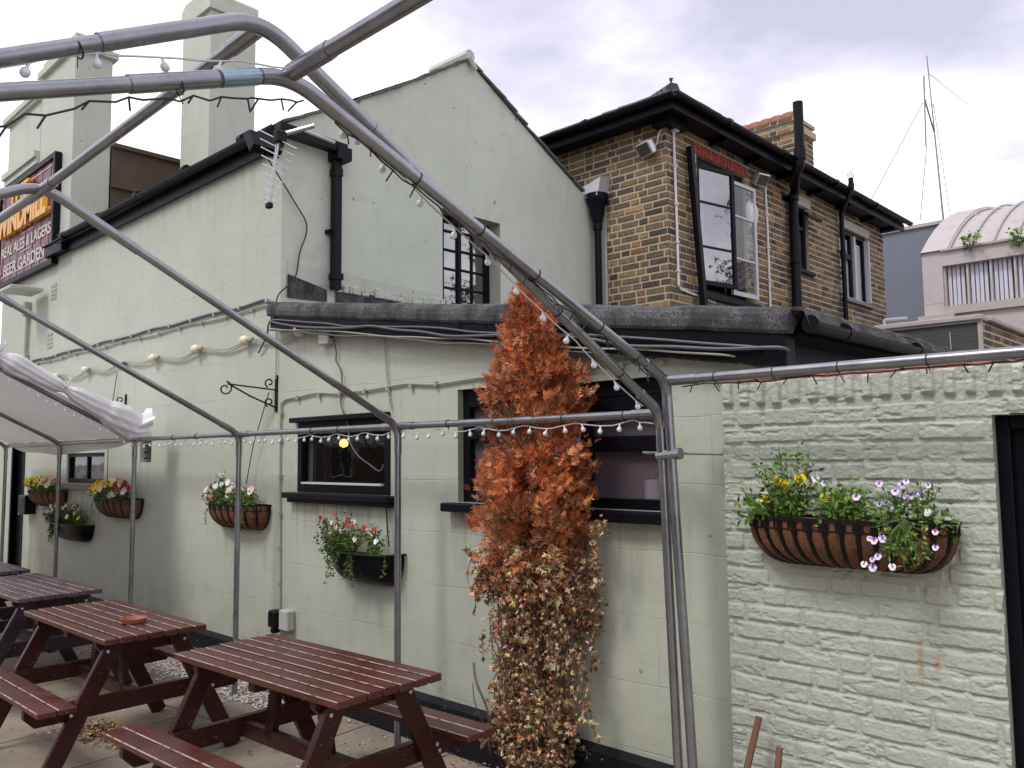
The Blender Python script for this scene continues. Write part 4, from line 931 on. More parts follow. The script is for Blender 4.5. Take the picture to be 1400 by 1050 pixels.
#==================================================================== SIGN
sg=thing('pub_sign','large maroon wooden pub sign with gold raised name on the upper front wall','sign',(-11.43,-.05,4.57))
sx0,sx1,sz0,sz1=-12.56,-10.37,3.92,5.26
mb=MB(); mb.box(sx0,sx0+.06,-.075,-.002,sz0,sz1); mb.box(sx1-.06,sx1,-.075,-.002,sz0,sz1); mb.box(sx0+.06,sx1-.06,-.075,-.002,sz1-.06,sz1); mb.box(sx0+.06,sx1-.06,-.075,-.002,sz0,sz0+.06); mb.build('sign_frame','black',sg)
mb=MB(); n=14
for i in range(n): a=lerp(sx0+.06,sx1-.06,i/n); b=lerp(sx0+.06,sx1-.06,(i+1)/n); mb.box(a,b-.006,-.05+.004*(i%2),-.004,sz0+.06,sz1-.06)
mb.build('sign_board','sign_red',sg)
mb=MB(); i0=.13
for (a,b,c,d) in ((sx0+i0,sx1-i0,sz1-i0,sz1-i0+.012),(sx0+i0,sx1-i0,sz0+i0,sz0+i0+.012),(sx0+i0,sx0+i0+.014,sz0+i0+.06,sz1-i0-.06),(sx1-i0,sx1-i0+.014,sz0+i0+.06,sz1-i0-.06)): mb.box(a,b,-.055,-.051,c,d)
mb.box(-11.6,-11.15,-.055,-.051,4.50,4.512); mb.box(-11.65,-11.2,-.055,-.051,4.27,4.28)
mb.build('painted_line','letter',sg)
text_mesh('gold_lettering','THE','gold',sg,-11.95,-11.2,4.93,5.13,-.055,.06,.035); text_mesh('gold_lettering','WINDMILL','gold',sg,-12.42,-10.52,4.55,4.87,-.055,.06,.05)
text_mesh('lettering','REAL ALES & LAGERS','letter',sg,-12.4,-10.5,4.31,4.45,-.051,.006,.01); text_mesh('lettering','BEER GARDEN','letter',sg,-12.3,-10.7,4.06,4.21,-.051,.006,.01)
#==================================================================== SERVICES on the wall
def cable(name,label,pts,r,m,group=None,sm=True,clips=None,clipm='grey_plastic',cat='cable',k=6):
    P=smoothpts(pts,k) if sm else [Vector(p) for p in pts]
    mb=MB(); mb.tube(P,r,6); L=Vector(pts[0])
    if not clips:
        o=mb.build(name,m); tag(o,label,cat,group); return o
    t=thing(name,label,cat,tuple(L),group); mb.build('cable_run',m,t); cb=MB()
    for c in clips: cb.mark(); c=Vector(c); cb.box(c.x-.011,c.x+.011,c.y-.012,c.y+.012,c.z-.02,c.z+.008)
    cb.build_each('cable_clip',clipm,t); return t
# sage painted cable with saddle clips over the windows, down to the socket
pts=[(-5.41,-.012,.56),(-5.415,-.012,1.0),(-5.43,-.012,1.5),(-5.43,-.012,1.97),(-5.41,-.012,2.05),(-5.33,-.012,2.075)]
for i in range(15): x=-5.2+i*.245; pts.append((x,-.014,2.08+.010*math.sin(i*1.7)+.006*(i%2)))
pts+= [(-1.80,-.014,2.06),(-1.63,-.014,2.0)]
cl=[(x,-.016,2.08) for x in (-5.2,-4.93,-4.68,-4.40,-4.16,-3.93,-3.7,-3.05,-2.76,-2.35,-2.12,-1.88)]+[(-5.42,-.014,z) for z in (.75,1.0,1.25,1.52,1.78,1.98)]
cable('wall_cable','sage painted cable clipped above the ground floor windows and down to the socket',pts,.0075,'cable_sage',clips=cl,clipm='cable_sage')
pts=[(-11.3+i*.4,-.014,2.845+.008*math.sin(i*2.3)) for i in range(15)]+[(-5.65,-.014,2.83),(-5.50,-.02,2.80),(-5.44,-.03,2.72),(-5.42,-.1,2.66)]
cable('wall_cable','upper darker one of the twin cables running along the tall wall',pts,.011,'cable_grey',group=None,clips=[(x,-.018,2.845) for x in np.arange(-11.1,-5.6,.42)])
pts=[(-11.3+i*.4,-.014,2.80+.010*math.sin(i*1.9)) for i in range(15)]+[(-5.6,-.014,2.79)]
cable('wall_cable','lower paler one of the twin cables running along the tall wall',pts,.007,'cable_sage',clips=[(x,-.018,2.80) for x in np.arange(-10.9,-5.7,.42)],clipm='cable_sage')
# festoon cable with big cream bulbs
t=thing('festoon_lights','sagging grey festoon cable with round cream bulbs on the long wall','string lights',(-8,-.03,2.57))
bx=[(-10.17,2.589),(-9.28,2.594),(-8.42,2.60),(-7.6,2.569),(-6.755,2.57),(-5.929,2.56),(-5.158,2.549)]
for off in (0,.02):
    pts=[(-10.7,-.02,2.45-off)]
    for i,(x,z) in enumerate(bx):
        pts+= [(x+.10,-.03,z-off*.5)]
        if i<len(bx)-1: pts+=[((x+bx[i+1][0])/2+.1,-.025,z-.045-off)]
    pts.append((-4.93,-.03,2.52)); mb=MB(); mb.tube(smoothpts(pts,5),.005,6); mb.build('festoon_cable','cable_sage',t)
bl=None
for x,z in bx:
    if x==-8.42: 
        mb=MB(); mb.lathe([(0,0),(.022,0),(.022,.06),(0,.06)],(x+.1,-.03,z-.02),8,ax=0); mb.build('lamp_holder','cable_grey',t); continue
    mb=MB(); mb.lathe([(.0,0),(.020,.003),(.030,.014),(.042,.038),(.042,.054),(.031,.076),(.014,.09),(0,.092)],(x+.055,-.045,z),12,ax=0,sc=(1,1,-1))
    mb.build('bulb','bulby',t,smooth=True); mb=MB(); mb.lathe([(0,0),(.02,0),(.022,.03),(.016,.07),(0,.07)],(x+.055,-.04,z),9,ax=0); mb.build('lamp_holder','cable_sage',t)
# junction box
t=thing('junction_box','small pale grey junction box under the black fascia','junction box',(-4.82,-.03,2.47)); mb=MB(); mb.bbox(-4.89,-4.77,-.055,-.001,2.42,2.53,.006); mb.build('box','grey_plastic',t)
mb=MB(); mb.tube([(-4.77,-.03,2.47),(-4.74,-.03,2.47)],.012,8); mb.build('gland','cable_black',t)
cable('loose_cable','thin dark cable wandering down the wall from the junction box to the window',[(-4.74,-.03,2.47),(-4.72,-.02,2.36),(-4.72,-.02,2.30),(-4.66,-.02,2.22),(-4.65,-.02,2.10),(-4.66,-.02,2.0),(-4.58,-.02,1.86),(-4.54,-.03,1.75),(-4.44,-.04,1.66),(-4.3,-.05,1.60),(-4.2,-.05,1.56),(-4.17,-.04,1.60)],.005,'cable_grey')
cable('loose_cable','straight thin painted cable hanging down from the fascia left of the steel post',[(-4.20,-.02,2.46),(-4.17,-.02,2.2),(-4.13,-.015,1.95)],.006,'cable_sage')
cable('loose_cable','thin painted cable dropping from the roof corner to the scroll bracket',[(-5.505,-.015,2.75),(-5.50,-.015,2.5),(-5.495,-.02,2.23)],.005,'cable_sage')
cable('aerial_lead','thin black aerial lead looping down the gable wall',[(-5.42,-.15,3.85),(XG+.03,.08,3.6),(XG+.03,.2,3.42),(XG+.03,.14,3.2),(XG+.03,.1,3.0),(-5.42,-.05,2.85),(-5.35,-.10,2.72),(-5.2,-.12,2.66)],.0055,'cable_black')
# cables over the fascia
for i,(lab,off,am,r,m) in enumerate((('thick grey cable draped along the fascia, topmost of the bundle',.145,.008,.007,'cable_grey'),('grey cable in the middle of the fascia bundle',.165,.014,.0085,'cable_grey'),('lower pale cable of the fascia bundle, second from the bottom',.198,.006,.0055,'cable_sage'),('lowest dark cable along the bottom edge of the fascia',.215,.007,.006,'cable_grey'))):
    pts=[]
    for j in range(17):
        x=lerp(-5.44,(-1.62,-1.52,-1.75,-2.4)[i],j/16); pts.append((x,-.10-.01*(i%2),ztop(x)-off-.02*(j/16)+am*math.sin(j*1.1+i*2.1)+am*.4*math.sin(j*2.7+i)))
    lx,ly,lz=pts[-1]; pts+=[(lx+.03,-.06,lz-.012)]
    if i==0: pts=[(-5.75,-.02,2.45),(-5.6,-.04,2.56)]+pts
    cable('fascia_cable',lab,pts,r,m,group='cables bundled on the fascia',k=5)
# socket
t=thing('outdoor_socket','black weatherproof plug and grey outdoor socket low on the wall','socket',(-5.3,-.05,.5)); mb=MB(); mb.bbox(-5.33,-5.22,-.07,-.001,.44,.58,.008); mb.build('socket_box','grey_plastic',t); mb=MB(); mb.bbox(-5.43,-5.335,-.10,-.02,.45,.57,.012); mb.bbox(-5.41,-5.36,-.09,-.03,.41,.45,.01); mb.build('plug','blackp',t)
# wall lamp arm far left and conduit
t=thing('wall_lamp','pale flat floodlight on a short arm and conduit below the sign','lamp',(-11.35,-.05,3.4)); c=on(1,-.15,40,405)
mb=MB(); mb.bbox(c.x-.25,c.x+.18,-.40,-.05,3.63,3.68,.01); mb.build('lamp_head','grey_plastic',t); mb=MB(); mb.tube([(-11.33,-.03,2.85),(-11.31,-.03,3.45)],.022,8); mb.bbox(-11.37,-11.27,-.08,-.0,3.42,3.6,.01); mb.bbox(-11.4,-11.27,-.06,-.0,2.8,2.95,.01); mb.build('conduit','cable_sage',t)
# tie rod
o=MB().tube([(-2.08,-.25,1.655),(-1.80,-.04,1.645)],.007,6).build('tie_rod','steel'); tag(o,'thin steel tie rod from the twin posts to the brick wall edge','rod')
# scroll brackets
def scroll(cx,cy_,r0,r1,turns,a0,n=26,plane='x'):
    out=[]
    for i in range(n):
        t=i/(n-1); a=a0+t*turns*2*PI; r=lerp(r0,r1,t); out.append((cx+r*math.cos(a),cy_+r*math.sin(a)))
    return out
def bracket(x,z,L,hgt,label):
    """arm sticks out from the wall toward the yard and is seen nearly end to end"""
    t=thing('hanging_bracket',label,'bracket',(x,0,z),'black scroll brackets on the long wall')
    d=Vector((-.72,-.69,0)); 
    mb=MB(); mb.box(x-.012,x+.012,-.014,-.001,z-hgt,z+.06); mb.build('back_plate','iron',t)
    mb=MB(); P=lambda u,w:Vector((x,-.01,z))+d*u+Vector((0,0,w))
    mb.tube([P(0,-.05),P(L*.86,-.0)],.007,6); mb.tube([P(0,-hgt+.03),P(L*.45,-hgt*.45),P(L*.84,-.0)],.007,6)
    mb.tube([P(u,w) for u,w in scroll(L*.90,-.035,.055,.015,1.2,PI*.55)],.006,5)
    mb.tube([P(u,w) for u,w in scroll(.05,.005,.035,.012,1.0,-PI*.4)],.006,5); mb.tube([P(u,w) for u,w in scroll(.05,-hgt+.07,.035,.012,1.0,-PI*.4)],.006,5)
    mb.build('scroll_arm','iron',t); return t
bracket(-5.505,2.20,.42,.21,'black iron scroll bracket on the wall left of the ground floor window'); bracket(-8.28,2.22,.42,.2,'black iron scroll bracket behind the end of the white canopy')
cable('hanging_wire','thin black wire from the scroll bracket down to the pink and white flower basket',[(-5.52,-.06,2.13),(-5.75,-.05,1.75),(-5.85,-.05,1.45)],.004,'cable_black',sm=False)
cable('hanging_wire','thin black wire from the festoon cable down past the far scroll bracket',[(-8.45,-.03,2.5),(-8.55,-.03,2.2),(-8.62,-.03,1.75),(-8.62,-.03,1.4)],.004,'cable_black',sm=False)
cable('hanging_wire','thin black wire running down beside the window to the black flower trough',[(-4.16,-.03,1.40),(-4.13,-.04,1.2),(-4.1,-.05,1.1)],.005,'cable_black',sm=False)
# TV aerial
A0=Vector((-5.25,-.16,4.06)); t=thing('tv_aerial','silver log periodic television aerial hanging off the gutter corner','aerial',tuple(A0))
top=on(1,-.38,381,186); bot=on(1,-.38,368,279); me_=on(1,-.2,430,172)
mb=MB(); mb.tube([top+Vector((-.0,.05,.03)),me_],.016,8); mb.tube([me_+Vector((-.12,0,.0)),me_+Vector((-.05,.2,-.05))],.01,6); mb.build('mast_arm','alu',t)
mb=MB(); 
for s_ in (-.012,.012): mb.tube([top+Vector((s_,0,0)),bot+Vector((s_,0,0))],.006,5)
dd_=(bot-top); 
for i in range(9):
    c=top+dd_*(i/9.0+.05); L=lerp(.19,.05,i/8); wdir=Vector((.78,.30,-.48)) 
    mb.tube([c-wdir*L,c+wdir*L],.004,4)
mb.build('boom','alu',t); mb=MB(); mb.mark(); mb.bbox(top.x-.03,top.x+.03,top.y-.03,top.y+.05,top.z-.05,top.z+.04,.01); mb.mark(); mb.bbox(bot.x-.025,bot.x+.025,bot.y-.02,bot.y+.02,bot.z-.03,bot.z+.01,.008); mb.build_each('clamp','iron',t)
#==================================================================== MARQUEE FRAMES
TR=.0192
def fillet(p0,p1,p2,r,n=6):
    p0,p1,p2=map(Vector,(p0,p1,p2)); a=(p0-p1).normalized(); b=(p2-p1).normalized(); A=p1+a*r; B=p1+b*r
    return [A.lerp(p1,t).lerp(p1.lerp(B,t),t) for t in [i/n for i in range(n+1)]]
YE,YR,YB2=-.28,-2.16,-4.04
def tubepart(name,pts,r,par,m='steel',seg=14): return MB().tube(pts,r,seg).build(name,m,par,smooth=True,angle=50)
def sleeve(mb,p,q,r=TR*1.17): mb.tube([p,q],r,14)
ties_m='cable_black'
def cable_ties(name,pts,par,r=TR):
    mb=MB()
    for p,d in pts:
        p=Vector(p); d=Vector(d).normalized(); a=d.orthogonal().normalized(); b=d.cross(a)
        mb.mark(); mb.tube([p+(a*math.cos(q)+b*math.sin(q))*(r+.002) for q in np.linspace(0,2*PI,15)],.0022,4,False)
        e=p+(a*.2-Vector((0,0,1))).normalized()*r; mb.tube([e,e+Vector((uni(-.02,.02),uni(-.02,.02),-.025))],.0015,4)
    return mb.build_each(name,ties_m,par)
# frame one, over the tables
XF=[-11.03,-9.23,-7.36,-5.54,-3.727,-1.965]; ZE=1.82; ZR=2.80; ZRS=[2.79,2.79,2.79,2.79,2.79,2.832]
mf=thing('bare_marquee','galvanised tube skeleton of the bare marquee standing over the picnic tables','marquee',(-6.5,-2.16,0))
for i,x in enumerate(XF):
    fx=x+(.055 if i==5 else .0)
    for yy,s in ((YE,1),(YB2,-1)):
        mb=MB(); mb.tube([(fx,yy,.0),(x,yy,ZE-.01)],TR,14); 
        sleeve(mb,(lerp(fx,x,.92),yy,ZE-.16),(x,yy,ZE-.02)); mb.lathe([(0,.0),(.06,.0),(.06,.006),(.03,.01)],(fx,yy,0),14)
        if s>0 and i!=5: mb.tube([(fx,yy-.0,.985),(fx,yy,1.01)],TR*1.12,14)
        mb.build('post','steel',mf,smooth=True,angle=40)
        zr=ZRS[i]; R0=Vector((x,yy,ZE)); R1=Vector((x,YR,zr))
        d=(R1-R0).normalized(); mb=MB(); mb.tube([R0+d*.10,R1-d*.16],TR,14); 
        sleeve(mb,R1-d*.46,R1-d*.20); mb.build('rafter','steel',mf,smooth=True,angle=40)
        # bent corner piece
        P=fillet(Vector((x,yy,ZE-.14)),Vector((x,yy,ZE)),R0+d*.14,.075); tubepart('corner_joint',[Vector((x,yy,ZE-.15))]+P+[R0+d*.16],TR*1.14,mf)
    zr=ZRS[i]; dL=(Vector((x,YE,ZE))-Vector((x,YR,zr))).normalized(); dR=(Vector((x,YB2,ZE))-Vector((x,YR,zr))).normalized(); ap=Vector((x,YR,zr))
    P=fillet(ap+dL*.2,ap,ap+dR*.2,.10,8); tubepart('ridge_joint',[ap+dL*.22]+P+[ap+dR*.22],TR*1.15,mf)
for ii,(x0,x1) in enumerate(zip(XF,XF[1:])):
    za_,zb_=ZRS[ii]-.03,ZRS[ii+1]-.03
    for yy in (YE,YB2):
        mb=MB(); mb.tube([(x0+.02,yy,ZE),(x1-.02,yy,ZE+(.0))],TR,14); sleeve(mb,(x0+.02,yy,ZE),(x0+.14,yy,ZE)); sleeve(mb,(x1-.14,yy,ZE),(x1-.02,yy,ZE)); mb.build('eave_rail','steel',mf,smooth=True,angle=40)
    mb=MB(); mb.tube([(x0,YR,za_),(x1,YR,zb_)],TR,14); sleeve(mb,(x1-.15,YR,lerp(zb_,za_,.083)),(x1-.0,YR,zb_)); sleeve(mb,(x0,YR,za_),(x0+.15,YR,lerp(za_,zb_,.083))); mb.build('ridge_pole','steel',mf,smooth=True,angle=40)
cable_ties('cable_tie',[((x,YE,ZE),(1,0,0)) for x in (-6.6,-6.2,-4.6,-4.3,-3.3,-2.95,-2.5,-2.15)]+[(Vector((XF[5],YE,ZE)).lerp(Vector((XF[5],YR,ZRS[5])),t),(0,-1.88,.99)) for t in (.15,.35,.62,.8)]+[((XF[5],YR-.45,ZRS[5]-.25),(0,-1,-.55))],mf)
# frame two, nearer the brick wall
X2=[-1.93,-.0+.55]; ZE2,ZR2,YR2,YB3=1.955,2.685,-2.09,-3.95
m2=thing('bare_marquee','second galvanised marquee skeleton whose eave rail runs over the rough brick wall','marquee',(-.7,-2.09,0))
for i,x in enumerate(X2):
    for yy in (YE,YB3):
        fx=x+(.095 if i==0 and yy==YE else 0)
        mb=MB(); mb.tube([(fx,yy,0),(x,yy,ZE2-.01)],TR*1.05,14); mb.lathe([(0,.0),(.06,.0),(.06,.006),(.03,.01)],(fx,yy,0),14); mb.build('post','steel',m2,smooth=True,angle=40)
        R0=Vector((x,yy,ZE2)); R1=Vector((x,YR2,ZR2)); d=(R1-R0).normalized()
        mb=MB(); mb.tube([R0+d*.1,R1-d*.15],TR,14); sleeve(mb,R1-d*.45,R1-d*.22); mb.build('rafter','steel',m2,smooth=True,angle=40)
        P=fillet(Vector((x,yy,ZE2-.14)),Vector((x,yy,ZE2)),R0+d*.14,.075); tubepart('corner_joint',[Vector((x,yy,ZE2-.2))]+P+[R0+d*.17],TR*1.16,m2)
    ap=Vector((x,YR2,ZR2)); dL=(Vector((x,YE,ZE2))-ap).normalized(); dR=(Vector((x,YB3,ZE2))-ap).normalized(); P=fillet(ap+dL*.2,ap,ap+dR*.2,.09,8)
    tubepart('ridge_joint',[ap+dL*.22]+P,TR*1.15,m2); tubepart('blue_sleeve',[ap+dR*.10,ap+dR*.21],TR*1.2,m2,'blue_sleeve'); mb=MB(); mb.tube([P[-1],ap+dR*.11],TR*1.15,12); mb.tube([ap+dR*.21,ap+dR*.26],TR*1.15,12); mb.build('ridge_joint','steel',m2,smooth=True)
for yy in (YE,YB3):
    mb=MB(); mb.tube([(X2[0]+.0,yy,ZE2),(X2[1],yy,ZE2)],TR*1.05,14); sleeve(mb,(X2[0]+.02,yy,ZE2),(X2[0]+.15,yy,ZE2)); mb.build('eave_rail','steel',m2,smooth=True,angle=40)
mb=MB(); mb.tube([(X2[0],YR2,ZR2),(X2[1],YR2,ZR2)],TR*1.15,14); sleeve(mb,(X2[0]+.02,YR2,ZR2),(X2[0]+.2,YR2,ZR2),TR*1.3); mb.build('ridge_pole','steel',m2,smooth=True,angle=40)
cable_ties('cable_tie',[((x,YE,ZE2),(1,0,0)) for x in (-1.7,-1.45,-1.2,-.9)]+[(Vector((X2[0],YE,ZE2)).lerp(Vector((X2[0],YR2,ZR2)),t),(0,-1.8,.73)) for t in (.12,.25,.45,.6,.75)]+[((X2[0],YR2-.3,ZR2-.13),(0,-1,-.4))],m2)
# clamp joining the twin posts
o=MB().tube([(-1.98,YE,1.64),(-1.87,YE,1.65)],.0245,12).build('post_clamp','steel',mf)
# ---------------- canopy
cp=thing('marquee_canopy','off white tarpaulin roof over the far end of the marquee frame','canopy',(-9.2,-2.16,2.3))
def sheet(mb,f,nu,nv):
    k=[[f(i/nu,j/nv) for j in range(nv+1)] for i in range(nu+1)]; vs=[p for r in k for p in r]
    mb.add(vs,[(i*(nv+1)+j,(i+1)*(nv+1)+j,(i+1)*(nv+1)+j+1,i*(nv+1)+j+1) for i in range(nu) for j in range(nv)])
mb=MB()
def fs_(u,v,s=1):
    x=lerp(-11.06,-7.33,u); bay=abs(math.sin(PI*(u*2))); sag=-.035*bay*math.sin(PI*v)
    y0=YE+.03 if s>0 else YB2-.03
    return (x,lerp(y0,YR,v),lerp(ZE+.028,ZR+.03,v)+sag+.012*noise.noise(Vector((x*2,v*4,s)))+.004*noise.noise(Vector((x*9,v*9,s))))
sheet(mb,lambda u,v:fs_(u,v,1),48,20); sheet(mb,lambda u,v:fs_(u,v,-1),48,20); mb.build('roof_sheet','tarp',cp,smooth=True)
mb=MB()
def val(u,v):
    x=lerp(-11.0,-7.36,u); dr=.155*(math.sin(PI*min(1,u*1.15))**.6 if u<.87 else max(0,math.sin(PI*min(1,u*1.15)))**.6)
    dr=.16*max(0,math.sin(PI*u))**.5*(1-.25*u)
    return (x,YE+.035+.02*math.sin(u*23)*v+.015*noise.noise(Vector((x*3,v*2,5))),ZE+.03-(dr+.01*math.sin(u*17))*v)
sheet(mb,val,60,6); mb.build('valance','tarp',cp,smooth=True)
# rolled side sheet lashed along the last rafter
mb=MB(); n=70; seg=30; rg=[]; 
a=Vector((-7.30,YE-.03,ZE+.13)); b=Vector((-7.30,YR+.0,ZR+.12)); ties=[.30,.56,.82]
for i in range(n+1):
    t=i/n; c=a.lerp(b,t); c.z+=.02*math.sin(t*7)-.035; r=.075+.02*math.sin(t*11+1)
    dt=min(abs(t-q) for q in ties); r*=1-.5*math.exp(-(dt/.025)**2)
    if t<.12: r*=1.25-.9*abs(t-.06)
    ring=[]
    for j in range(seg):
        q=2*PI*j/seg; fold=.20*abs(math.sin(q*4.5+2.5*math.sin(t*7)+t*3))-.1+.10*math.sin(q*11+5*math.sin(t*6))+.22*noise.noise(Vector((math.cos(q)*1.4,math.sin(q)*1.4,t*7)))+.12*noise.noise(Vector((math.cos(q)*4,math.sin(q)*4,t*4)))
        rr=r*(1+fold); ring.append(c+Vector((math.cos(q)*rr*.9,0.46*math.sin(q)*rr,.88*math.sin(q)*rr)))
    rg.append(ring)
vs=[p for r_ in rg for p in r_]; mb.add(vs,[(i*seg+j,i*seg+(j+1)%seg,(i+1)*seg+(j+1)%seg,(i+1)*seg+j) for i in range(n) for j in range(seg)])
# flared crumpled end
fl=[]; 
for j in range(seg):
    q=2*PI*j/seg; rr=.12*(1+.35*math.sin(q*5)+.2*noise.noise(Vector((math.cos(q)*2,math.sin(q)*2,9)))); fl.append(a+Vector((.04+math.cos(q)*rr*.8,.10+uni(-.02,.03),math.sin(q)*rr*.9)))
mb.add(rg[0]+fl,[(j,(j+1)%seg,seg+(j+1)%seg,seg+j) for j in range(seg)])
mb.build('rolled_side_sheet','tarp_roll',cp,smooth=True)
mb=MB()
for t_ in ties: c=a.lerp(b,t_); mb.tube([c+Vector((math.cos(q)*.055,.46*math.sin(q)*.055,.88*math.sin(q)*.055+.03)) for q in np.linspace(0,2*PI,14)],.006,5,False)
mb.build('lashing','cable_white',cp)
# ---------------- string lights with small white bulbs
bm=MB(); bm.lathe([(0,.0),(.0042,0),(.0045,-.012),(.0062,-.0155),(.0115,-.021),(.0135,-.029),(.0115,-.037),(.006,-.0415),(0,-.0425)],(0,0,0),10)
BULB=bm.build('bulb','bulbw',None,smooth=True); BULB.parent=None; bulb_me=BULB.data; bpy.data.objects.remove(BULB)
def string(label,pts,spacing,nmax=90,m='cable_white',sag=.02,r=.0028,bs=1.0,group='strings of small white bulbs on the marquee tubes',jit=.3):
    t=thing('string_lights',label,'string lights',tuple(pts[0]),group); P=[Vector(p) for p in pts]
    L=[0]
    for p,q in zip(P,P[1:]): L.append(L[-1]+(q-p).length)
    tot=L[-1]; n=int(tot/spacing); path=[]; out=[]
    def at(s):
        for i in range(len(P)-1):
            if s<=L[i+1]: return P[i].lerp(P[i+1],(s-L[i])/(L[i+1]-L[i]))
        return P[-1]
    N_=n*3
    for i in range(N_+1):
        p=at(tot*i/N_); p=p+Vector((0,0,-sag*abs(math.sin(PI*i/9))+uni(-.003,.003))); path.append(p)
    mb=MB(); mb.tube(path,r,5); mb.build('light_cable',m,t)
    for k in range(min(n,nmax)):
        p=path[min(N_,k*3+1)]; o=bpy.data.objects.new('bulb',bulb_me); COL.objects.link(o); o.parent=t; o.location=p-Vector(pts[0])+Vector((0,0,-.001)); o.rotation_euler=(uni(-jit,jit),uni(-jit,jit),0); o.scale=(bs,)*3
    return t
RO=-TR-.006
string('string of white bulbs under the eave rail from the canopy to the far steel post',[(-7.3,YE-.0,ZE+RO),(-5.56,YE,ZE+RO)],.10,bs=.75)
string('string of white bulbs under the eave rail across the shut window with the lamp inside',[(-5.5,YE,ZE+RO),(-3.75,YE,ZE+RO)],.095,bs=.8)
string('string of white bulbs under the eave rail in front of the rusty brown conifer',[(-3.70,YE,ZE+RO),(-2.0,YE,ZE+RO)],.105,bs=.85)
d=Vector((0,YR-YE,ZR-ZE)).normalized(); 
ZR=2.832; q=lambda t,dx=0,dz=-.035:Vector((XF[5]-.01+dx,lerp(YE,YR,t),lerp(ZE,ZR,t)+dz))
string('string of white bulbs slung beneath the sloping rafter above the twin posts',[q(.06),q(.35),q(.62),q(.9,0,-.06)],.155,sag=.012,bs=.85)
string('string of white bulbs hanging under the topmost tube at the upper left',[q(.80,0,-.04),(XF[5],YR+.1,ZR-.10),(XF[5],YR-.4,ZR-.235),(XF[5],YR-.8,ZR-.445),(XF[5],YR-1.2,ZR-.65)],.15,sag=.008,bs=.85)
ZR=2.79; string('string of white bulbs along the dark edge of the canopy below the rolled sheet',[(-7.30,YE-.02,ZE-.03),(-7.30,lerp(YE,YR,.6),lerp(ZE,ZR,.6)-.03),(-7.30,YR,ZR-.03)],.075,bs=.9)
# black fairy lights: cable with short pins
def fairy(label,pts,n,group='black fairy light strings wound on the tubes'):
    t=thing('fairy_lights',label,'fairy lights',tuple(pts[0]),group); P=[Vector(p) for p in pts]; path=[]; m_=len(P)-1
    for i in range(n*2+1):
        s=i/(n*2)*m_; k=min(int(s),m_-1); p=P[k].lerp(P[k+1],s-k); path.append(p+Vector((uni(-.006,.006),uni(-.01,.01),uni(-.008,.005))))
    MB().tube(path,.0028,5).build('light_cable','cable_black',t)
    mb=MB()
    for i in range(1,n*2,2):
        mb.mark(); p=path[i]; e=p+Vector((uni(-.02,.02),uni(-.02,.01),-uni(.022,.036))); mb.tube([p,e],.0026,5)
    mb.build_each('led_pin','cable_black',t); return t
RR=TR+.007
fairy('black fairy lights on the rail above the rough brick wall',[(-1.85,YE,ZE2-RR),(-.45,YE,ZE2-RR)],14)
q2=lambda t,dz=-RR-.002:Vector((X2[0]-.005,lerp(YE,YR2,t),lerp(ZE2,ZR2,t)+dz))
fairy('black fairy lights wound down the rafter to the twin posts',[q2(.05),q2(.3),q2(.6),q2(.92)],20)
fairy('black fairy lights dangling left of the ridge joint with the blue sleeve',[q2(.97,-.03),(X2[0],YR2-.15,ZR2-.11),(X2[0],YR2-.45,ZR2-.21),(X2[0],YR2-.8,ZR2-.40),(X2[0],YR2-1.2,ZR2-.58)],16)
#==================================================================== PICNIC TABLES
def picnic(loc,rz,label,m='timber',L=1.25,ns=7,Wd=.55):
    t=thing('picnic_table',label,'picnic table',loc,'A frame picnic tables in a row along the wall',rz)
    def part(name,mb):
        top=name in ('table_plank','seat_plank'); o=mb.build(name,m+'_top' if top else m,t,rel=False)
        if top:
            o.data.materials.append(M['edge_glint'])
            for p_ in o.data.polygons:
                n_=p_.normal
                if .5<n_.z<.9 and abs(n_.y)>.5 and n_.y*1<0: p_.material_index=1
        return o
    p=Wd/ns; H=.74
    for i in range(ns):
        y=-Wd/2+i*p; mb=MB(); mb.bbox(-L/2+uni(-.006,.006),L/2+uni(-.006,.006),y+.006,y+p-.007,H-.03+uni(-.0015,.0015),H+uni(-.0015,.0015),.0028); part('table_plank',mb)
    for s in (-1,1):
        for i in range(2):
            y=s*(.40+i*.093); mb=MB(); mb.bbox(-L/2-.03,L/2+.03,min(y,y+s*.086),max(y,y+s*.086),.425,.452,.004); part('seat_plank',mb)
    for e in (-1,1):
        x=e*(L/2-.14)
        for s in (-1,1):
            mb=MB(); mb.bar((x,s*.52,.0),(x,s*.155,H-.032),.034,.088,(0,s*1.0,.5),e=.004); o=part('leg',mb)
            # level cut foot
        xb=x-e*.036
        mb=MB(); mb.prism([(-.58,.425),(.58,.425),(.58,.385),(.53,.335),(-.53,.335),(-.58,.385)],0,xb-.017,xb+.017); part('seat_bearer',mb)
        mb=MB(); mb.prism([(-.25,H-.032),(.25,H-.032),(.25,H-.06),(.20,H-.115),(-.20,H-.115),(-.25,H-.06)],0,xb-.018,xb+.016); part('top_bearer',mb)
        mb=MB(); mb.bar((e*.22,.0,.37),(e*(L/2-.02-.14-.02-.0),0,H-.1) if False else (e*.16,0,H-.035),.034,.06,(1,0,0)); 
        part('brace',mb)
        mb=MB()
        for s in (-1,1):
            for (yy,zz) in ((.375,.37),(.36,.40),(.205,H-.085)): mb.mark(); mb.lathe([(0,.0),(.009,.0),(.009,.004),(0,.006)],(x+e*.019,s*yy,zz),8,ax=0,sc=(1,1,e))
        mb.build_each('bolt','alu',t,rel=False)
    mb=MB(); mb.bar((-L/2+.17,0,.37),(L/2-.17,0,.37),.034,.07,(0,0,1)); part('stretcher',mb)
    mb=MB(); mb.bar((0,-.24,H-.055),(0,.24,H-.055),.05,.045,(0,0,1)); part('middle_batten',mb)
    return t
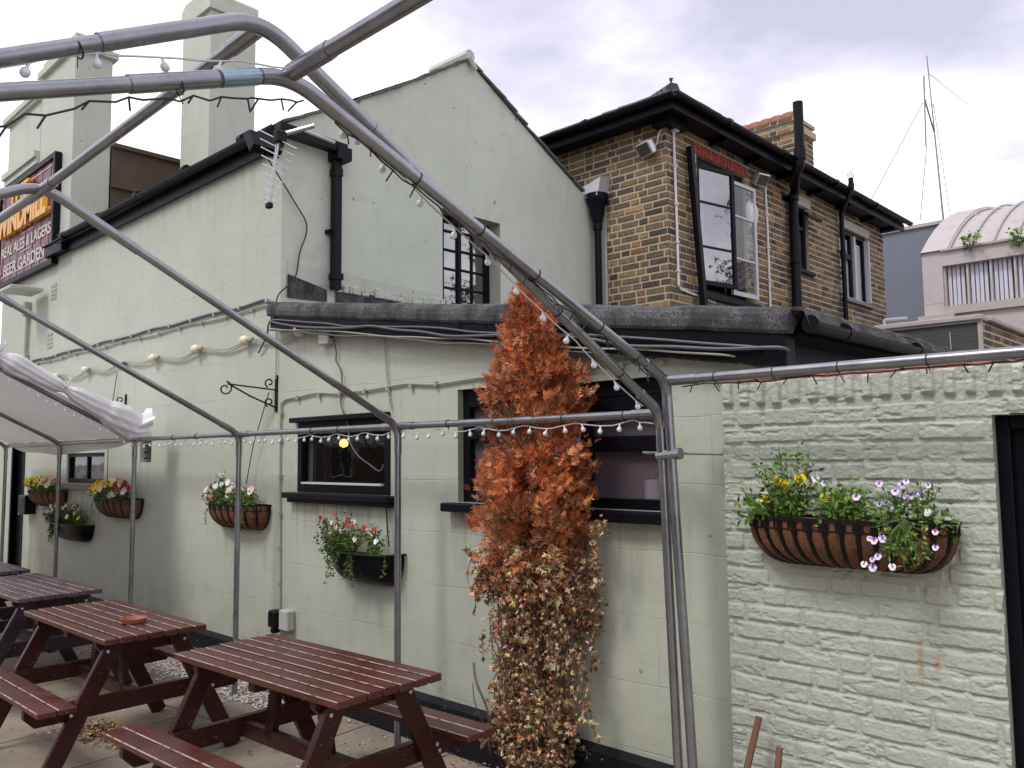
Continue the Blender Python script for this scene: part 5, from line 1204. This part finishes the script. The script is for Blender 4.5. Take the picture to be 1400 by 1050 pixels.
picnic((-3.31,-1.165,0),R(2.6),'nearest maroon stained picnic table with bare slatted top, right of the others')
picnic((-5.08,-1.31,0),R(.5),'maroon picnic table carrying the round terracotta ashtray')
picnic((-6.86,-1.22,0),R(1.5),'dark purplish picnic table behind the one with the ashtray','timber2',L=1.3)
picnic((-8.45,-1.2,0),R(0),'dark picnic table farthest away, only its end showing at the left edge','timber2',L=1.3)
ap=on(2,.745,183,850); t=MB(); t.lathe([(0,.004),(.055,.004),(.065,.022),(.071,.022),(.062,-.002),(0,-.002)],(ap.x,ap.y,.745),24); o=t.build('ashtray','terracotta',smooth=True,angle=40); tag(o,'shallow round terracotta ashtray on the middle picnic table','ashtray')
#==================================================================== BASKETS AND FLOWERS
Vd=Vector
def pansy(mb,c,n,r,cols,eye=(.05,.01,.03)):
    """five rounded overlapping petals"""
    mb.mark(); n=n.normalized(); a=n.orthogonal().normalized(); up_=Vd((0,0,1)); b=(up_-n*up_.dot(n)); b=b.normalized() if b.length>.1 else n.cross(a); a=b.cross(n)
    for k,(ang,l) in enumerate(((90,1.0),(35,.95),(145,.95),(-20,.9),(200,.9),(-90,1.05))):
        if k==0: continue
        q=R(ang+uni(-8,8)); d=a*math.cos(q)+b*math.sin(q); s=n.cross(d); col=cols[0] if k<3 else cols[-1]; off=n*(.0015*k+uni(0,.001))
        ring=[c+off]+[c+off+d*(r*l*(.25+.75*math.cos(w*.62)))+s*(r*.62*math.sin(w))+n*r*.12*math.cos(w*2) for w in np.linspace(-1.5,1.5,6)]
        mb.add(ring,[(0,i,i+1) for i in range(1,6)],tuple(min(1,x*uni(.9,1.1)) for x in col))
    if eye is not None:
        o=c+n*.011; mb.add([o+(a*math.cos(w)+b*math.sin(w))*r*.26 for w in np.linspace(0,2*PI,7)[:-1]],[tuple(range(6))],eye)
YEL=((.92,.76,.03),(.95,.72,.02)); LIL=((.52,.33,.72),(.82,.74,.88)); WHT=((.8,.8,.76),(.85,.85,.8)); MAR=((.22,.01,.03),(.28,.015,.035)); PNK=((.75,.45,.52),(.85,.7,.7)); ORG=((.75,.3,.02),(.8,.5,.05)); VIO=((.08,.02,.25),(.12,.03,.3)); RED=((.45,.01,.03),(.5,.02,.04))
def basket(x0,x1,zr,H,D,nb,label,liner='coir',plants=(),trail=0,seed=1,front=True,group=None,bushy=1.0,gm=1.0,yw=0.0,pr=.019):
    random.seed(seed); W=x1-x0; cx=(x0+x1)/2; t=thing('wall_basket',label,'flower basket',(cx,yw,zr),group)
    nu,nv=nb*8,10; mb=MB()
    tb=[];al=[0]
    for i_ in range(201):
        q=PI*i_/200; tb.append((-math.copysign(abs(math.cos(q))**.8,math.cos(q))*W/2,-abs(math.sin(q))**.7*D))
    for p_,q_ in zip(tb,tb[1:]): al.append(al[-1]+math.dist(p_,q_))
    def warp(u):
        s_=u*al[-1]
        for i_ in range(200):
            if s_<=al[i_+1]: return (i_+(s_-al[i_])/max(1e-9,al[i_+1]-al[i_]))/200
        return 1.0
    def S_(u,v,k=0.0,bul=0.0):
        u=warp(min(1,max(0,u)))
        # u 0..1 along half oval, v 0 rim .. 1 bottom
        q=PI*u; rr=math.cos(v*PI/2)**.75 if v<1 else 0; ex_=(abs(math.cos(q))**.75)*(1 if math.cos(q)<0 else -1)
        fx_=-math.copysign(abs(math.cos(q))**.8,math.cos(q)); fy_=abs(math.sin(q))**.7
        wv=1-.42*v**2.2
        return Vd((cx+fx_*(W/2+k+bul)*wv*(1 if v<1 else .98),yw-.004-fy_*(D+k+bul)*max(.12,rr),zr-H*math.sin(v*PI/2)**1.1))
    def lin(u,v):
        bl=abs(math.sin(PI*u*nb))**.6; e=.026*bl*math.sin(PI*min(1,v*1.0+.12))-.010 if liner=='coir' else .003*noise.noise(Vd((u*20,v*5,0)))
        p=S_(u,v,-.006,e); p+=Vd((noise.noise(p*40),noise.noise(p*40+Vd((9,0,0))),noise.noise(p*40+Vd((0,9,0)))))*.003; 
        if p.y>yw-.003: p.y=yw-.003
        return p
    sheet(mb,lin,nu,nv); mb.build('liner',liner if liner=='coir' else 'blackp',t,smooth=True)
    mb=MB()                       # soil
    rim=[S_(u/24,.06,-.01) for u in range(25)]; mb.add(rim,[tuple(range(25))]); mb.build('soil','soil',t)
    mb=MB()
    if liner=='coir':
        for vv,h in ((0,.010),(.16,.005)):
            P=[S_(u/40,vv,.004) for u in range(41)]
            for p,q in zip(P,P[1:]): mb.bar(p,q,.004,h,(0,0,1))
        bw=.0055 if W<.7 else .0062
        for k in range(nb+1):
            u=min(max(k/nb,.012),.988); P=[S_(u,v/12,.001) for v in range(12)]+[S_(u,.99,.001)]
            for p,q in zip(P,P[1:]):
                tdir=(S_(min(1,u+.02),.3)-S_(max(0,u-.02),.3)).normalized(); nrm=(q-p).cross(tdir); mb.bar(p,q,bw*2.2,.004,nrm)
        for k in range(nb*2):
            u=(k+.5)/(nb*2); mb.bar(S_(u,0,.004),S_(u,.16,.004),.006,.004,(0,1,0))
        mb.bar(S_(0,0),S_(1,0),.004,.01,(0,0,1))
    else:
        P=[S_(u/40,0,.004) for u in range(41)]; mb.tube(P,.008,6)
    mb.build('basket_frame','iron',t)
    lv=MB(); st=MB(); fl=MB()
    for pl in plants:
        (px_,h,spread,nl,nf,cols,*rest)=pl; gc=rest[0] if rest else 1.0; lsz=rest[1] if len(rest)>1 else 1.0
        base=Vd((lerp(x0,x1,px_),yw-D*.5,zr-.01))
        ns=max(4,nl//14); tips=[]
        for k in range(ns):
            d=Vd((uni(-1,1)*spread,uni(-.9,.35)*spread,1)).normalized(); e=base+Vd((d.x*h*1.0,d.y*h*.8,d.z*h*uni(.5,1.0)))
            mid=base.lerp(e,.5)+Vd((d.x*h*.12,d.y*h*.1,.0)); b0=base+Vd((uni(-.04,.04)*spread*2,uni(-.03,.03),0)); P=[b0,mid,e]; st.tube(P,[.0022,.0018,.0012],4); tips.append(e)
            for j in range(int(nl/ns*1.5)):
                s=uni(.1,1.0); p=b0.lerp(mid,s*2) if s<.5 else mid.lerp(e,(s-.5)*2); p=p+rv()*.02*spread*2; dd=(rv()+Vd((0,-.3,.3))).normalized()
                if p.y>yw-.012: p.y=yw-.012
                L_=uni(.018,.034)*lsz; leafquad(lv,p,dd,rv(),L_,L_*.5,tuple(c*gm for c in green(gc)))
        for k in range(nf):
            e=tips[k%len(tips)]+Vd((uni(-.02,.02),uni(-.02,.01),uni(.0,.02)))*(1 if k<len(tips) else 1.6) if k<len(tips) else base+Vd((uni(-1,1)*h*spread*.9,uni(-.9,.1)*h*.6,h*uni(.15,.9)))
            c=cols[k%len(cols)] if isinstance(cols[0][0],tuple) else cols
            pansy(fl,e,Vd((uni(-.2,.6),-1,uni(-.1,.6))),pr*uni(.8,1.15),c,eye=(.06,.015,.02) if (c in (YEL,LIL,ORG) and rnd()<.75) else None)
    for k in range(trail):
        u=uni(.02,.5) if not front else uni(.1,.9); p=S_(u,0,.006); P=[p+Vd((0,0,.01))]; L_=uni(.08,.22)
        n_=7
        for j in range(n_): P.append(P[-1]+Vd((uni(-.012,.012),uni(-.010,.004),-L_/n_)))
        st.tube(P,.0014,4)
        for p in P[1:]:
            for z_ in range(4): dd=rv(); leafquad(lv,p+rv()*.006,dd,rv(),uni(.014,.026),.012,tuple(c*gm for c in green(.9)))
    lv.build('leaves','leaf',t); 
    if fl.v: fl.build_each('flower','petal',t)
    st.build('stems','leaf' if False else 'stemgreen',t); return t
M['stemgreen']=m_simple('green_stem',(.10,.16,.04),.6,nscale=20,bmp=0)
# big wall basket on the brick wall
b1=basket(-1.655,-.885,1.40,.185,.155,15,'long black hayrack basket with coir liner, yellow and lilac pansies on the brick wall',
 plants=[(.24,.30,.42,300,0,YEL,1.2),(.20,.16,.9,150,2,YEL,1.1),(.10,.10,1.3,60,1,ORG,.9,1.5),(.50,.17,.7,300,2,(YEL,LIL,LIL),1.6),(.60,.08,1.3,200,1,LIL,1.3,.8),(.76,.15,.6,150,3,LIL,1.4,.8),(.88,.17,.35,170,3,LIL,1.4,.8),(.9,.06,1.5,60,2,(WHT,LIL),1.2),(.42,.07,1.5,80,0,YEL,1.6,.7)],seed=4,yw=-.075,pr=.0145)
random.seed(5); t=b1; rl=rootloc(b1)
lv=MB(); fl=MB(); st=MB(); c0=on(1,-.26,1232,735)   # hanging tuft of little pansies over the rim at the right
for k in range(34):
    e=c0+Vd((uni(-.10,.10),uni(-.03,.02),uni(-.13,.05))); st.tube([c0+Vd((0,.04,.06)),c0.lerp(e,.5)+Vd((0,-.02,.03)),e],.0013,4)
    for j in range(9): p=c0.lerp(e,uni(.2,1))+rv()*.012; leafquad(lv,p,rv(),rv(),uni(.014,.028),.010,green(1.5))
for k in range(10): e=c0+Vd((uni(-.12,.12),uni(-.05,-.02),uni(-.12,.07))); pansy(fl,e,Vd((uni(-.2,.6),-1,.3)),uni(.010,.015),(LIL,WHT,LIL,((.45,.12,.45),(.85,.8,.85)))[k%4],eye=(.25,.02,.2))
for (px_,py_,s) in ((1064,658,.022),(1077,662,.023),(1094,655,.024),(1131,679,.023)): 
    e=on(1,-.17,px_,py_); pansy(fl,e,Vd((.3,-1,.3)),s,YEL,eye=None if px_!=1064 else (.1,.03,0)); pansy(fl,e+Vd((0,-.004,0)),Vd((.3,-1,.4)),s*.72,ORG if rnd()<.3 else YEL,eye=None); st.tube([e,e+Vd((uni(-.01,.01),.03,-.12))],.0015,4)
for (px_,py_,s) in ((1115,654,.016),(1127,661,.013),(1153,680,.016),(1261,677,.019),(1245,678,.017),(1240,681,.013),(1212,688,.014),(1216,694,.016),(1202,690,.01),(1135,672,.012),(1052,668,.0) ,(1050,664,.010)):
    if s: e=on(1,-.17,px_,py_); pansy(fl,e,Vd((.3,-1,.3)),s,VIO if px_<1052 else LIL,eye=(.2,.02,.2)); st.tube([e,e+Vd((uni(-.01,.01),.02,-.10))],.0013,4)
# broad serrated green leaves on the left
for (px_,py_,dx,dz,L_) in ((1052,690,.1,1,.10),(1061,672,.35,1,.085),(1048,705,-.7,.35,.10),(1030,690,-1,.25,.07),(1040,708,-.4,.05,.08),(1060,706,.5,.5,.06)):
    p=on(1,-.17,px_,py_); dd=Vd((dx,-.15,dz)).normalized(); p=p-dd*L_*.5; s=dd.cross(Vd((0,-1,.2))).normalized(); n_=7; vs=[]; 
    for i in range(n_+1):
        f=i/n_; w_=L_*.22*math.sin(PI*min(1,f*1.05)**.8)*(1.25 if i%2 else .8); vs+= [p+dd*L_*f+s*w_+Vd((0,-.006*math.sin(f*3),0)),p+dd*L_*f+Vd((0,.004-.01*math.sin(PI*f),0)),p+dd*L_*f-s*w_]
    fs=[]
    for i in range(n_): k=i*3; fs+=[(k,k+1,k+4,k+3),(k+1,k+2,k+5,k+4)]
    lv.add(vs,fs,(.07,.22,.035))
lv.build('overhanging_leaves','leaf',b1); fl.build_each('flower','petal',b1); st.build('flower_stems','stemgreen',b1)
# stray coir fibres
mb=MB()
for k in range(110):
    px_=uni(1235,1290); py_=uni(720,785); p=on(1,-.20+uni(-.02,.08),px_,py_); q=p+rv()*.03; mb.tube([p,(p+q)/2+rv()*.008,q],.0006,3,False)
mb.build('coir_fibre','coir',b1)
GB='coir lined flower baskets along the long wall'
basket(-6.36,-5.56,1.30,.19,.17,9,'coir basket with white and pink flowers, left of the shut window',plants=[(.3,.24,.6,320,9,(WHT,PNK,WHT)),(.15,.12,1.1,160,9,(PNK,PNK,MAR)),(.65,.17,.9,330,9,(PNK,WHT,PNK),1.5),(.85,.12,1.0,120,4,PNK,1.2)],trail=3,seed=11,group=GB,pr=.026)
basket(-8.72,-7.80,1.28,.19,.18,9,'coir basket of yellow, orange and maroon pansies by the end post of the canopy',plants=[(.15,.16,1.0,260,12,(YEL,YEL,ORG)),(.45,.2,.8,220,9,(YEL,ORG,PNK)),(.8,.19,.8,220,11,(MAR,PNK,MAR)),(.6,.1,1.2,120,6,(PNK,WHT))],trail=3,seed=12,group=GB,pr=.036)
basket(-10.75,-9.78,1.31,.18,.18,9,'coir basket full of bright yellow pansies beside the far black door',plants=[(.2,.16,1.0,200,11,YEL),(.5,.18,.9,200,11,(YEL,YEL,WHT)),(.8,.18,.9,200,8,(YEL,PNK,PNK))],trail=2,seed=13,group=GB,pr=.04)
basket(-4.66,-4.0,1.055,.20,.19,9,'black moulded trough with red flowers and trailing greenery behind the steel post',liner='plastic',plants=[(.12,.25,.8,380,8,(RED,WHT,RED,PNK)),(.35,.2,.9,300,6,(RED,RED,WHT)),(.75,.2,.6,200,5,(WHT,RED),1.2),(.03,.12,1.3,160,3,YEL,1.0)],trail=9,seed=14,gm=.8,group='black plastic flower troughs on the long wall',pr=.019)
t=basket(-9.95,-8.98,.98,.18,.18,9,'black moulded trough with pale straggling greenery between the two far baskets',liner='plastic',plants=[(.2,.25,.9,420,4,(WHT,PNK),.8),(.6,.26,.9,420,4,(PNK,WHT),.8),(.9,.2,1.0,220,2,YEL,.8),(.02,.2,1.2,260,2,WHT,1.0)],trail=18,seed=15,gm=.75,front=False,group='black plastic flower troughs on the long wall',pr=.03)
c=thing('wall_letterbox','small black box on the wall beside the far door','box',(-10.95,-.05,1.1)); mb=MB(); mb.bbox(-11.08,-10.82,-.12,-.001,1.02,1.24,.01); mb.box(-11.02,-10.88,-.124,-.12,1.17,1.19); mb.build('box','blackp',c)
#==================================================================== DEAD CONIFER
random.seed(21)
CX,CY_=-2.78,-.19
cf=thing('dead_conifer','tall narrow dead conifer with rust orange foliage standing against the windows','conifer',(CX,CY_,0))
prof=[(1.02,.08),(1.10,.20),(1.18,.25),(1.30,.31),(1.42,.31),(1.58,.28),(1.73,.29),(1.86,.30),(1.97,.30),(2.03,.26),(2.10,.20),(2.2,.15),(2.30,.12),(2.37,.075),(2.43,.03),(2.46,.008)]
def pr_(z):
    for (a,b),(c,d) in zip(prof,prof[1:]):
        if a<=z<=c: return lerp(b,d,(z-a)/(c-a))
    return .02
def spray(mb,p,d,L,col,nb=5):
    """flat feathery conifer spray: a stalk with paired scale twigs"""
    d=d.normalized(); n=rv(); s=d.cross(n).normalized(); n=s.cross(d)
    def twig(a,dd,l,w,c): 
        sd=dd.cross(n).normalized()*w; mb.add([a-sd*.4,a+dd*l*.45+sd,a+dd*l,a+dd*l*.45-sd],[(0,3,2,1)],c)
    c=tuple(x*uni(.8,1.2) for x in col); twig(p,d,L,L*.05,c)
    for k in range(nb):
        f=.12+.78*k/nb; a=p+d*L*f; l=L*(.55-.38*f)*uni(.75,1.25)
        for sg in (-1,1):
            dd=(d*.75+s*sg*.75+n*uni(-.35,.35)).normalized(); cc=tuple(x*uni(.75,1.25) for x in col); twig(a,dd,l,l*.11,cc)
            if l>.02:
                a2=a+dd*l*.45; twig(a2,(dd+s*sg*.7+n*uni(-.4,.4)).normalized(),l*.5,l*.07,cc)
mb=MB(); trunk=MB()
trunk.tube([(CX,CY_,0),(CX+.01,CY_,.8),(CX-.0,CY_,1.6),(CX-.04,CY_,2.44)],[.045,.038,.024,.006],9)
RC=[(.60,.165,.05),(.70,.23,.08),(.40,.11,.045),(.22,.06,.03),(.80,.34,.15),(.62,.18,.058),(.30,.09,.04)]
nbr=400
for k in range(nbr):
    z=1.04+1.42*(k/nbr)**.92; ang=k*2.39996+uni(-.3,.3); r=pr_(z)*(1+.42*noise.noise(Vd((math.cos(ang)*1.3,math.sin(ang)*1.3,z*5.5))))*uni(.7,1.12)
    lean=-.045*max(0,(z-2.0)/.5); ax=Vd((CX+lean,CY_,z-.05-.10*r/.3)); out=Vd((math.cos(ang),math.sin(ang)*(.5 if z>1.5 else .75),0)); e=Vd((CX+lean,CY_,z))+out*r; e.z=z+uni(.0,.05)*(1 if z>1.25 else -1)
    if e.y>-.03: e.y=-.03
    mid=ax.lerp(e,.5)+Vd((0,0,-.02)); 
    trunk.tube([ax,mid,e+(e-mid)*.12],[.006,.004,.0015],4)
    upw=1.3 if z>1.9 else .65
    if z<1.2: upw=-.35
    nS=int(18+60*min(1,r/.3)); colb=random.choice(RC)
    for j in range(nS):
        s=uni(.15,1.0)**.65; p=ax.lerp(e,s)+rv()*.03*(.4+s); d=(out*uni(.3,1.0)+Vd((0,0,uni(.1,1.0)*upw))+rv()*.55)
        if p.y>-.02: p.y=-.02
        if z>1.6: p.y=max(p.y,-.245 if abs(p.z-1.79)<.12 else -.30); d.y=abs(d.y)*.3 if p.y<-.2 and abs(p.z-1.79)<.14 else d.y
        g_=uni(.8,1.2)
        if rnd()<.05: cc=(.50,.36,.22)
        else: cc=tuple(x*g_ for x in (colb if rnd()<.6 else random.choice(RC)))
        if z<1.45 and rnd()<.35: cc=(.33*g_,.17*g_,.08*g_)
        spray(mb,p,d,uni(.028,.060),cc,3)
# outlying tufts
for (px_,py_) in ((778,552),(786,548),(770,556),(770,512),(775,508),(760,516),(668,520),(662,545),(655,700),(648,712),(645,718),(790,705),(796,690),(668,640),(780,690),(712,395),(706,400),(718,440),(732,470)):
    c=on(1,-.22,px_,py_); o_=Vd((CX,CY_,c.z-.1)); dirn=(c-o_).normalized(); trunk.tube([o_.lerp(c,.5),c],[.003,.001],4)
    for j in range(16): spray(mb,c-dirn*uni(0,.10)+rv()*.012,dirn+rv()*.5+Vd((0,0,.3)),uni(.045,.085),random.choice(RC),4)
mb.build('crown','litterleaf' if 'litterleaf' in M else 'leaf',cf); trunk.build('trunk','bark',cf,smooth=True)
# dead climbing plant hanging below it
iv=thing('dead_ivy','curtain of dried beige ivy leaves hanging under the dead conifer to the ground','dead ivy',(CX,CY_,0))
lv=MB(); st=MB(); IC=[(.52,.32,.15),(.68,.47,.25),(.34,.18,.08),(.18,.09,.04),(.82,.65,.42),(.09,.045,.022),(.42,.23,.10),(.26,.13,.055)]
def dleaf(mb,p,sz,n=None):
    n=n or (rv()+Vd((0,-.5,.0))).normalized(); d=(rv()+Vd((0,0,-.5))).normalized(); s=d.cross(n)
    if s.length<.1: return
    s=s.normalized(); n=s.cross(d); col=tuple(x*uni(.7,1.25) for x in random.choice(IC)); cr=lambda:n*sz*uni(-.28,.28)
    P=[p,p-d*sz*.10+s*sz*.34+cr(),p+d*sz*.22+s*sz*.20,p+d*sz*.38+s*sz*uni(.42,.62)+cr(),p+d*sz*.55+s*sz*.16,p+d*sz*uni(.85,1.1)+cr(),p+d*sz*.55-s*sz*.16,p+d*sz*.38-s*sz*uni(.42,.62)+cr(),p+d*sz*.22-s*sz*.20,p-d*sz*.10-s*sz*.34+cr(),p+d*sz*.35+n*sz*uni(.05,.25)]
    mb.add(P,[(10,k,k%9+1 if k<9 else 0) for k in range(1,9)]+[(10,9,0),(10,0,1)],col)
def strand(x,y,z0,z1,dens=1.0,w=.035,sz=.025):
    n_=max(4,int((z0-z1)/.05)); P=[Vd((x,y,z0))]
    for j in range(n_): 
        q=P[-1]+Vd((uni(-.016,.016),uni(-.010,.010),-(z0-z1)/n_)); q.y=min(q.y,-.03); P.append(q)
    st.tube(P,.0022,4)
    for p,q in zip(P,P[1:]):
        if rnd()<.15: continue
        cc_=p.lerp(q,rnd())+Vd((uni(-w,w),uni(-w,w),0))*.6
        for k in range(int(8*dens+rnd())):
            c=cc_+Vd((random.gauss(0,w*.45),random.gauss(0,w*.45),random.gauss(0,.016))) 
            if c.y>-.015: c.y=-.015
            dleaf(lv,c,sz*uni(.55,1.25))
for k in range(86):
    u=uni(-1,1); x=CX+.00+u*.29; z1=.05+.28*abs(u)**1.5+uni(0,.12)
    if x>CX+.14: z1=uni(.62,.95)
    if x<CX-.2: z1=uni(.35,.6)
    y=CY_+uni(-.16,.10)+.1*abs(u); strand(x,y,uni(1.02,1.24),z1,dens=uni(.7,1.3))
for k in range(26): strand(CX+uni(-.18,.14),CY_+uni(-.12,.1),uni(.5,.6),uni(.02,.1),dens=.9,w=.05)
for k in range(34): strand(CX+uni(-.31,.31),CY_+uni(-.15,.1),uni(1.1,1.24),uni(.92,1.0),dens=2.4,w=.05,sz=.034)
for (px_,py_,py2) in ((815,720,765),(822,712,730),(795,880,945),(785,900,960),(800,925,1010),(790,950,1010),(800,930,1000),(815,760,800),(662,780,830),(655,800,840),(660,870,900)):
    a=on(1,-.2,px_,py_); b=on(1,-.2,px_,py2); strand(a.x,a.y,a.z,b.z,dens=.8,w=.02,sz=.026)
for k in range(7): p=Vd((CX+uni(-.3,.3),CY_-.15,uni(.3,1.0))); st.tube(smoothpts([p,p+Vd((.05,-.03,-.08)),p+Vd((.09,0,-.2)),p+Vd((.1,.02,-.32))],4),.0025,4)
lv.build('dried_leaves','litter',iv); st.build('vine_stems','bark',iv)
#==================================================================== LITTER, GRAVEL
lt=MB(); random.seed(33)
def flat_leaf(x,y,sz,col,z=.006):
    a=uni(0,2*PI); d=Vd((math.cos(a),math.sin(a),uni(-.1,.25))); n=Vd((uni(-.4,.4),uni(-.4,.4),1)); leafquad(lt,(x,y,z+uni(0,.012)),d.normalized(),n.normalized(),sz,sz*.6,col,.3)
LC=IC+[(.16,.07,.03),(.10,.06,.03),(.30,.14,.04)]
c=on(2,0,125,1000)
for k in range(620): 
    r_=abs(random.gauss(0,.13)); a=uni(0,2*PI); flat_leaf(c.x+r_*math.cos(a)*1.6,c.y+r_*math.sin(a)*.8,uni(.012,.04),random.choice(LC))
for k in range(520): flat_leaf(CX+random.gauss(-.05,.33),min(-.06,CY_+random.gauss(.0,.14)),uni(.012,.035),random.choice(LC))
for k in range(420): flat_leaf(uni(-8,-1.8),-.06-abs(random.gauss(0,.5)),uni(.008,.03),random.choice(LC))
for k in range(160): flat_leaf(uni(-7,-3),uni(-2.2,-.1),uni(.01,.03),random.choice(LC))
for (px_,py_) in ((160,992),(165,996),(154,996),(148,1022),(155,1026)): c=on(2,0,px_,py_); flat_leaf(c.x,c.y,.045,(.6,.4,.04))
tag(lt.build('leaf_litter','litter'),'dry brown fallen leaves scattered on the paving','leaf litter',kind='stuff')
gv=MB(); random.seed(44)
gcol=[(.55,.52,.5),(.42,.38,.35),(.62,.58,.56),(.35,.3,.27),(.5,.42,.38)]
for k in range(3600):
    x=uni(-8.6,-4.75); y=-.05-abs(random.gauss(.16,.16)); 
    if x>-5.4 and y<-.35: continue
    if y<-.6: continue
    s=uni(.008,.02); z=s*.4; vs=[Vd((x,y,z))+Vd((dx*s*uni(.6,1),dy*s*uni(.6,1),dz*s*.6*uni(.6,1))) for dx,dy,dz in ((1,0,0),(0,1,0),(-1,0,0),(0,-1,0),(0,0,1),(0,0,-1))]
    gv.add(vs,[(0,1,4),(1,2,4),(2,3,4),(3,0,4),(1,0,5),(2,1,5),(3,2,5),(0,3,5)],random.choice(gcol))
tag(gv.build('gravel','litter'),'pale gravel strip along the foot of the wall','gravel',kind='stuff')
# bamboo canes/stakes at the brick wall
for (x_,y_,lab) in ((1038,980,'taller brown wooden stake leaning on the rough brick wall'),(1066,1022,'shorter cut wooden stake leaning on the rough brick wall')):
    p=on(1,-.13,x_,y_); o=MB().tube([(p.x-.10 if x_<1050 else p.x+.01,-.30,0),tuple(p)],[.016,.013],9).build('wooden_stake','stake' if 'stake' in M else 'bark',smooth=True,angle=40); tag(o,lab,'stake','wooden stakes against the brick wall')
# small orange dead sprig caught on cables
# unseen terrace added behind the viewer so the ground floor panes mirror something dark
ob=thing('opposite_terrace','dark brick terrace added across the yard, seen only mirrored in the ground floor panes','building',(-9,-13,0))
mb=MB(); mb.box(-30,8,-20,-13,0,5.2); mb.build('wall','opp_brick',ob)
mb=MB(); mb.prism([(-12.7,5.2),(-16.5,7.6),(-20.3,5.2)],0,-30.2,8.2); mb.build('roof','slate',ob)
for k in range(9):
    x=-28+k*4; mb=MB(); mb.box(x-.06,x+1.26,-13.0,-12.94,1.0,2.6); mb.build('window_frame','whitewood',ob); 
    mb=MB(); mb.box(x,x+.57,-12.94,-12.93,1.06,2.54); mb.box(x+.63,x+1.2,-12.94,-12.93,1.06,2.54); mb.build('pane','blackp',ob)
# tree across the road behind, mirrored in the upstairs glass
tr=thing('leafy_tree','green leafy tree beyond the yard, seen mirrored in the upstairs glass','tree',(4.5,15,0)); mb=MB(); mb.tube([(4.5,15,0),(4.6,15,3),(4.4,15.2,6)],[.25,.2,.1],9)
for k in range(14): a=Vd((4.5,15,uni(2.5,5))); mb.tube([a,a+Vd((uni(-1.6,1.6),uni(-1.6,1.6),uni(.8,2.4)))],[.07,.02],5)
mb.build('trunk','bark',tr); mb=MB(); cl=[Vd((4.5+uni(-2,2),15+uni(-2,2),uni(4,8.2))) for _ in range(26)]
for k in range(5200): c=random.choice(cl); leafquad(mb,c+rv()*uni(.1,.85),rv(),rv(),uni(.1,.2),.1,green(.6))
mb.build('crown','leaf',tr)
#==================================================================== SKY AND LIGHT
EL,AZ=R(50),R(0)
sd=Vector((.12,.70,-.98)).normalized()            # direction the light travels: soft, from upper left, over the yard
ld=bpy.data.lights.new('sun','SUN'); ld.energy=1.4; ld.angle=R(14); ld.color=(1,.97,.92); lo=bpy.data.objects.new('sun',ld); COL.objects.link(lo); lo.rotation_euler=sd.to_track_quat('-Z','Y').to_euler()
w=bpy.data.worlds.new('World'); S.world=w; w.use_nodes=True; nt=w.node_tree; bg=nt.nodes['Background']
sky=nt.nodes.new('ShaderNodeTexSky'); sky.sky_type='NISHITA'; sky.sun_disc=False; sky.sun_elevation=math.asin(-sd.z); sky.sun_rotation=math.atan2(-sd.x,-sd.y); sky.air_density=1.0; sky.dust_density=2.5
tc=nt.nodes.new('ShaderNodeTexCoord'); G=tc.outputs['Generated']
sp=nt.nodes.new('ShaderNodeSeparateXYZ'); nt.links.new(G,sp.inputs[0])
zz=math_n(nt,'ADD',math_n(nt,'MAXIMUM',sp.outputs[2],0.0),.22)
cb=nt.nodes.new('ShaderNodeCombineXYZ'); nt.links.new(math_n(nt,'DIVIDE',sp.outputs[0],zz),cb.inputs[0]); nt.links.new(math_n(nt,'DIVIDE',sp.outputs[1],zz),cb.inputs[1])
c1=noise_n(nt,mapv(nt,cb.outputs[0],loc=(1.3,.4,0)),1.15,6,.52,.35); c2=noise_n(nt,mapv(nt,cb.outputs[0],loc=(5,2,0)),3.2,6,.6,.2)
def dirdot(px_,py_,wid):
    v=(rt2*(px_-700)-up2*(py_-525)+fw*F_PX).normalized(); n=nt.nodes.new('ShaderNodeVectorMath'); n.operation='DOT_PRODUCT'; nt.links.new(G,n.inputs[0]); n.inputs[1].default_value=v
    m_=nt.nodes.new('ShaderNodeMapRange'); m_.interpolation_type='SMOOTHSTEP'; m_.inputs[1].default_value=math.cos(wid); m_.inputs[2].default_value=1; nt.links.new(n.outputs['Value'],m_.inputs[0]); return m_.outputs[0]
b=math_n(nt,'ADD',math_n(nt,'MULTIPLY',c1,.80),math_n(nt,'MULTIPLY',c2,.36))
for px_,py_,wd,am in ((150,130,.42,.34),(430,140,.16,.16),(1190,230,.16,.22),(1330,220,.10,.12),(1300,40,.18,-.14),(650,40,.16,-.09),(1120,20,.2,-.07),(1370,240,.07,-.12)):
    b=math_n(nt,'ADD',b,math_n(nt,'MULTIPLY',dirdot(px_,py_,wd),am))
cl=ramp(nt,b,[(.42,(.44,.44,.55)),(.52,(.60,.595,.71)),(.61,(.78,.775,.87)),(.70,(1.05,1.05,1.08))])
bgv=mix(nt,.90,sky.outputs[0],mix(nt,1.0,cl,(13.4,13.2,13.2),'MULTIPLY'))
nt.links.new(bgv,bg.inputs[0]); bg.inputs[1].default_value=.1
S.view_settings.view_transform='Standard'; S.view_settings.look='None'; S.view_settings.exposure=.27; S.view_settings.gamma=1
S.cycles.max_bounces=6; S.cycles.use_denoising=True
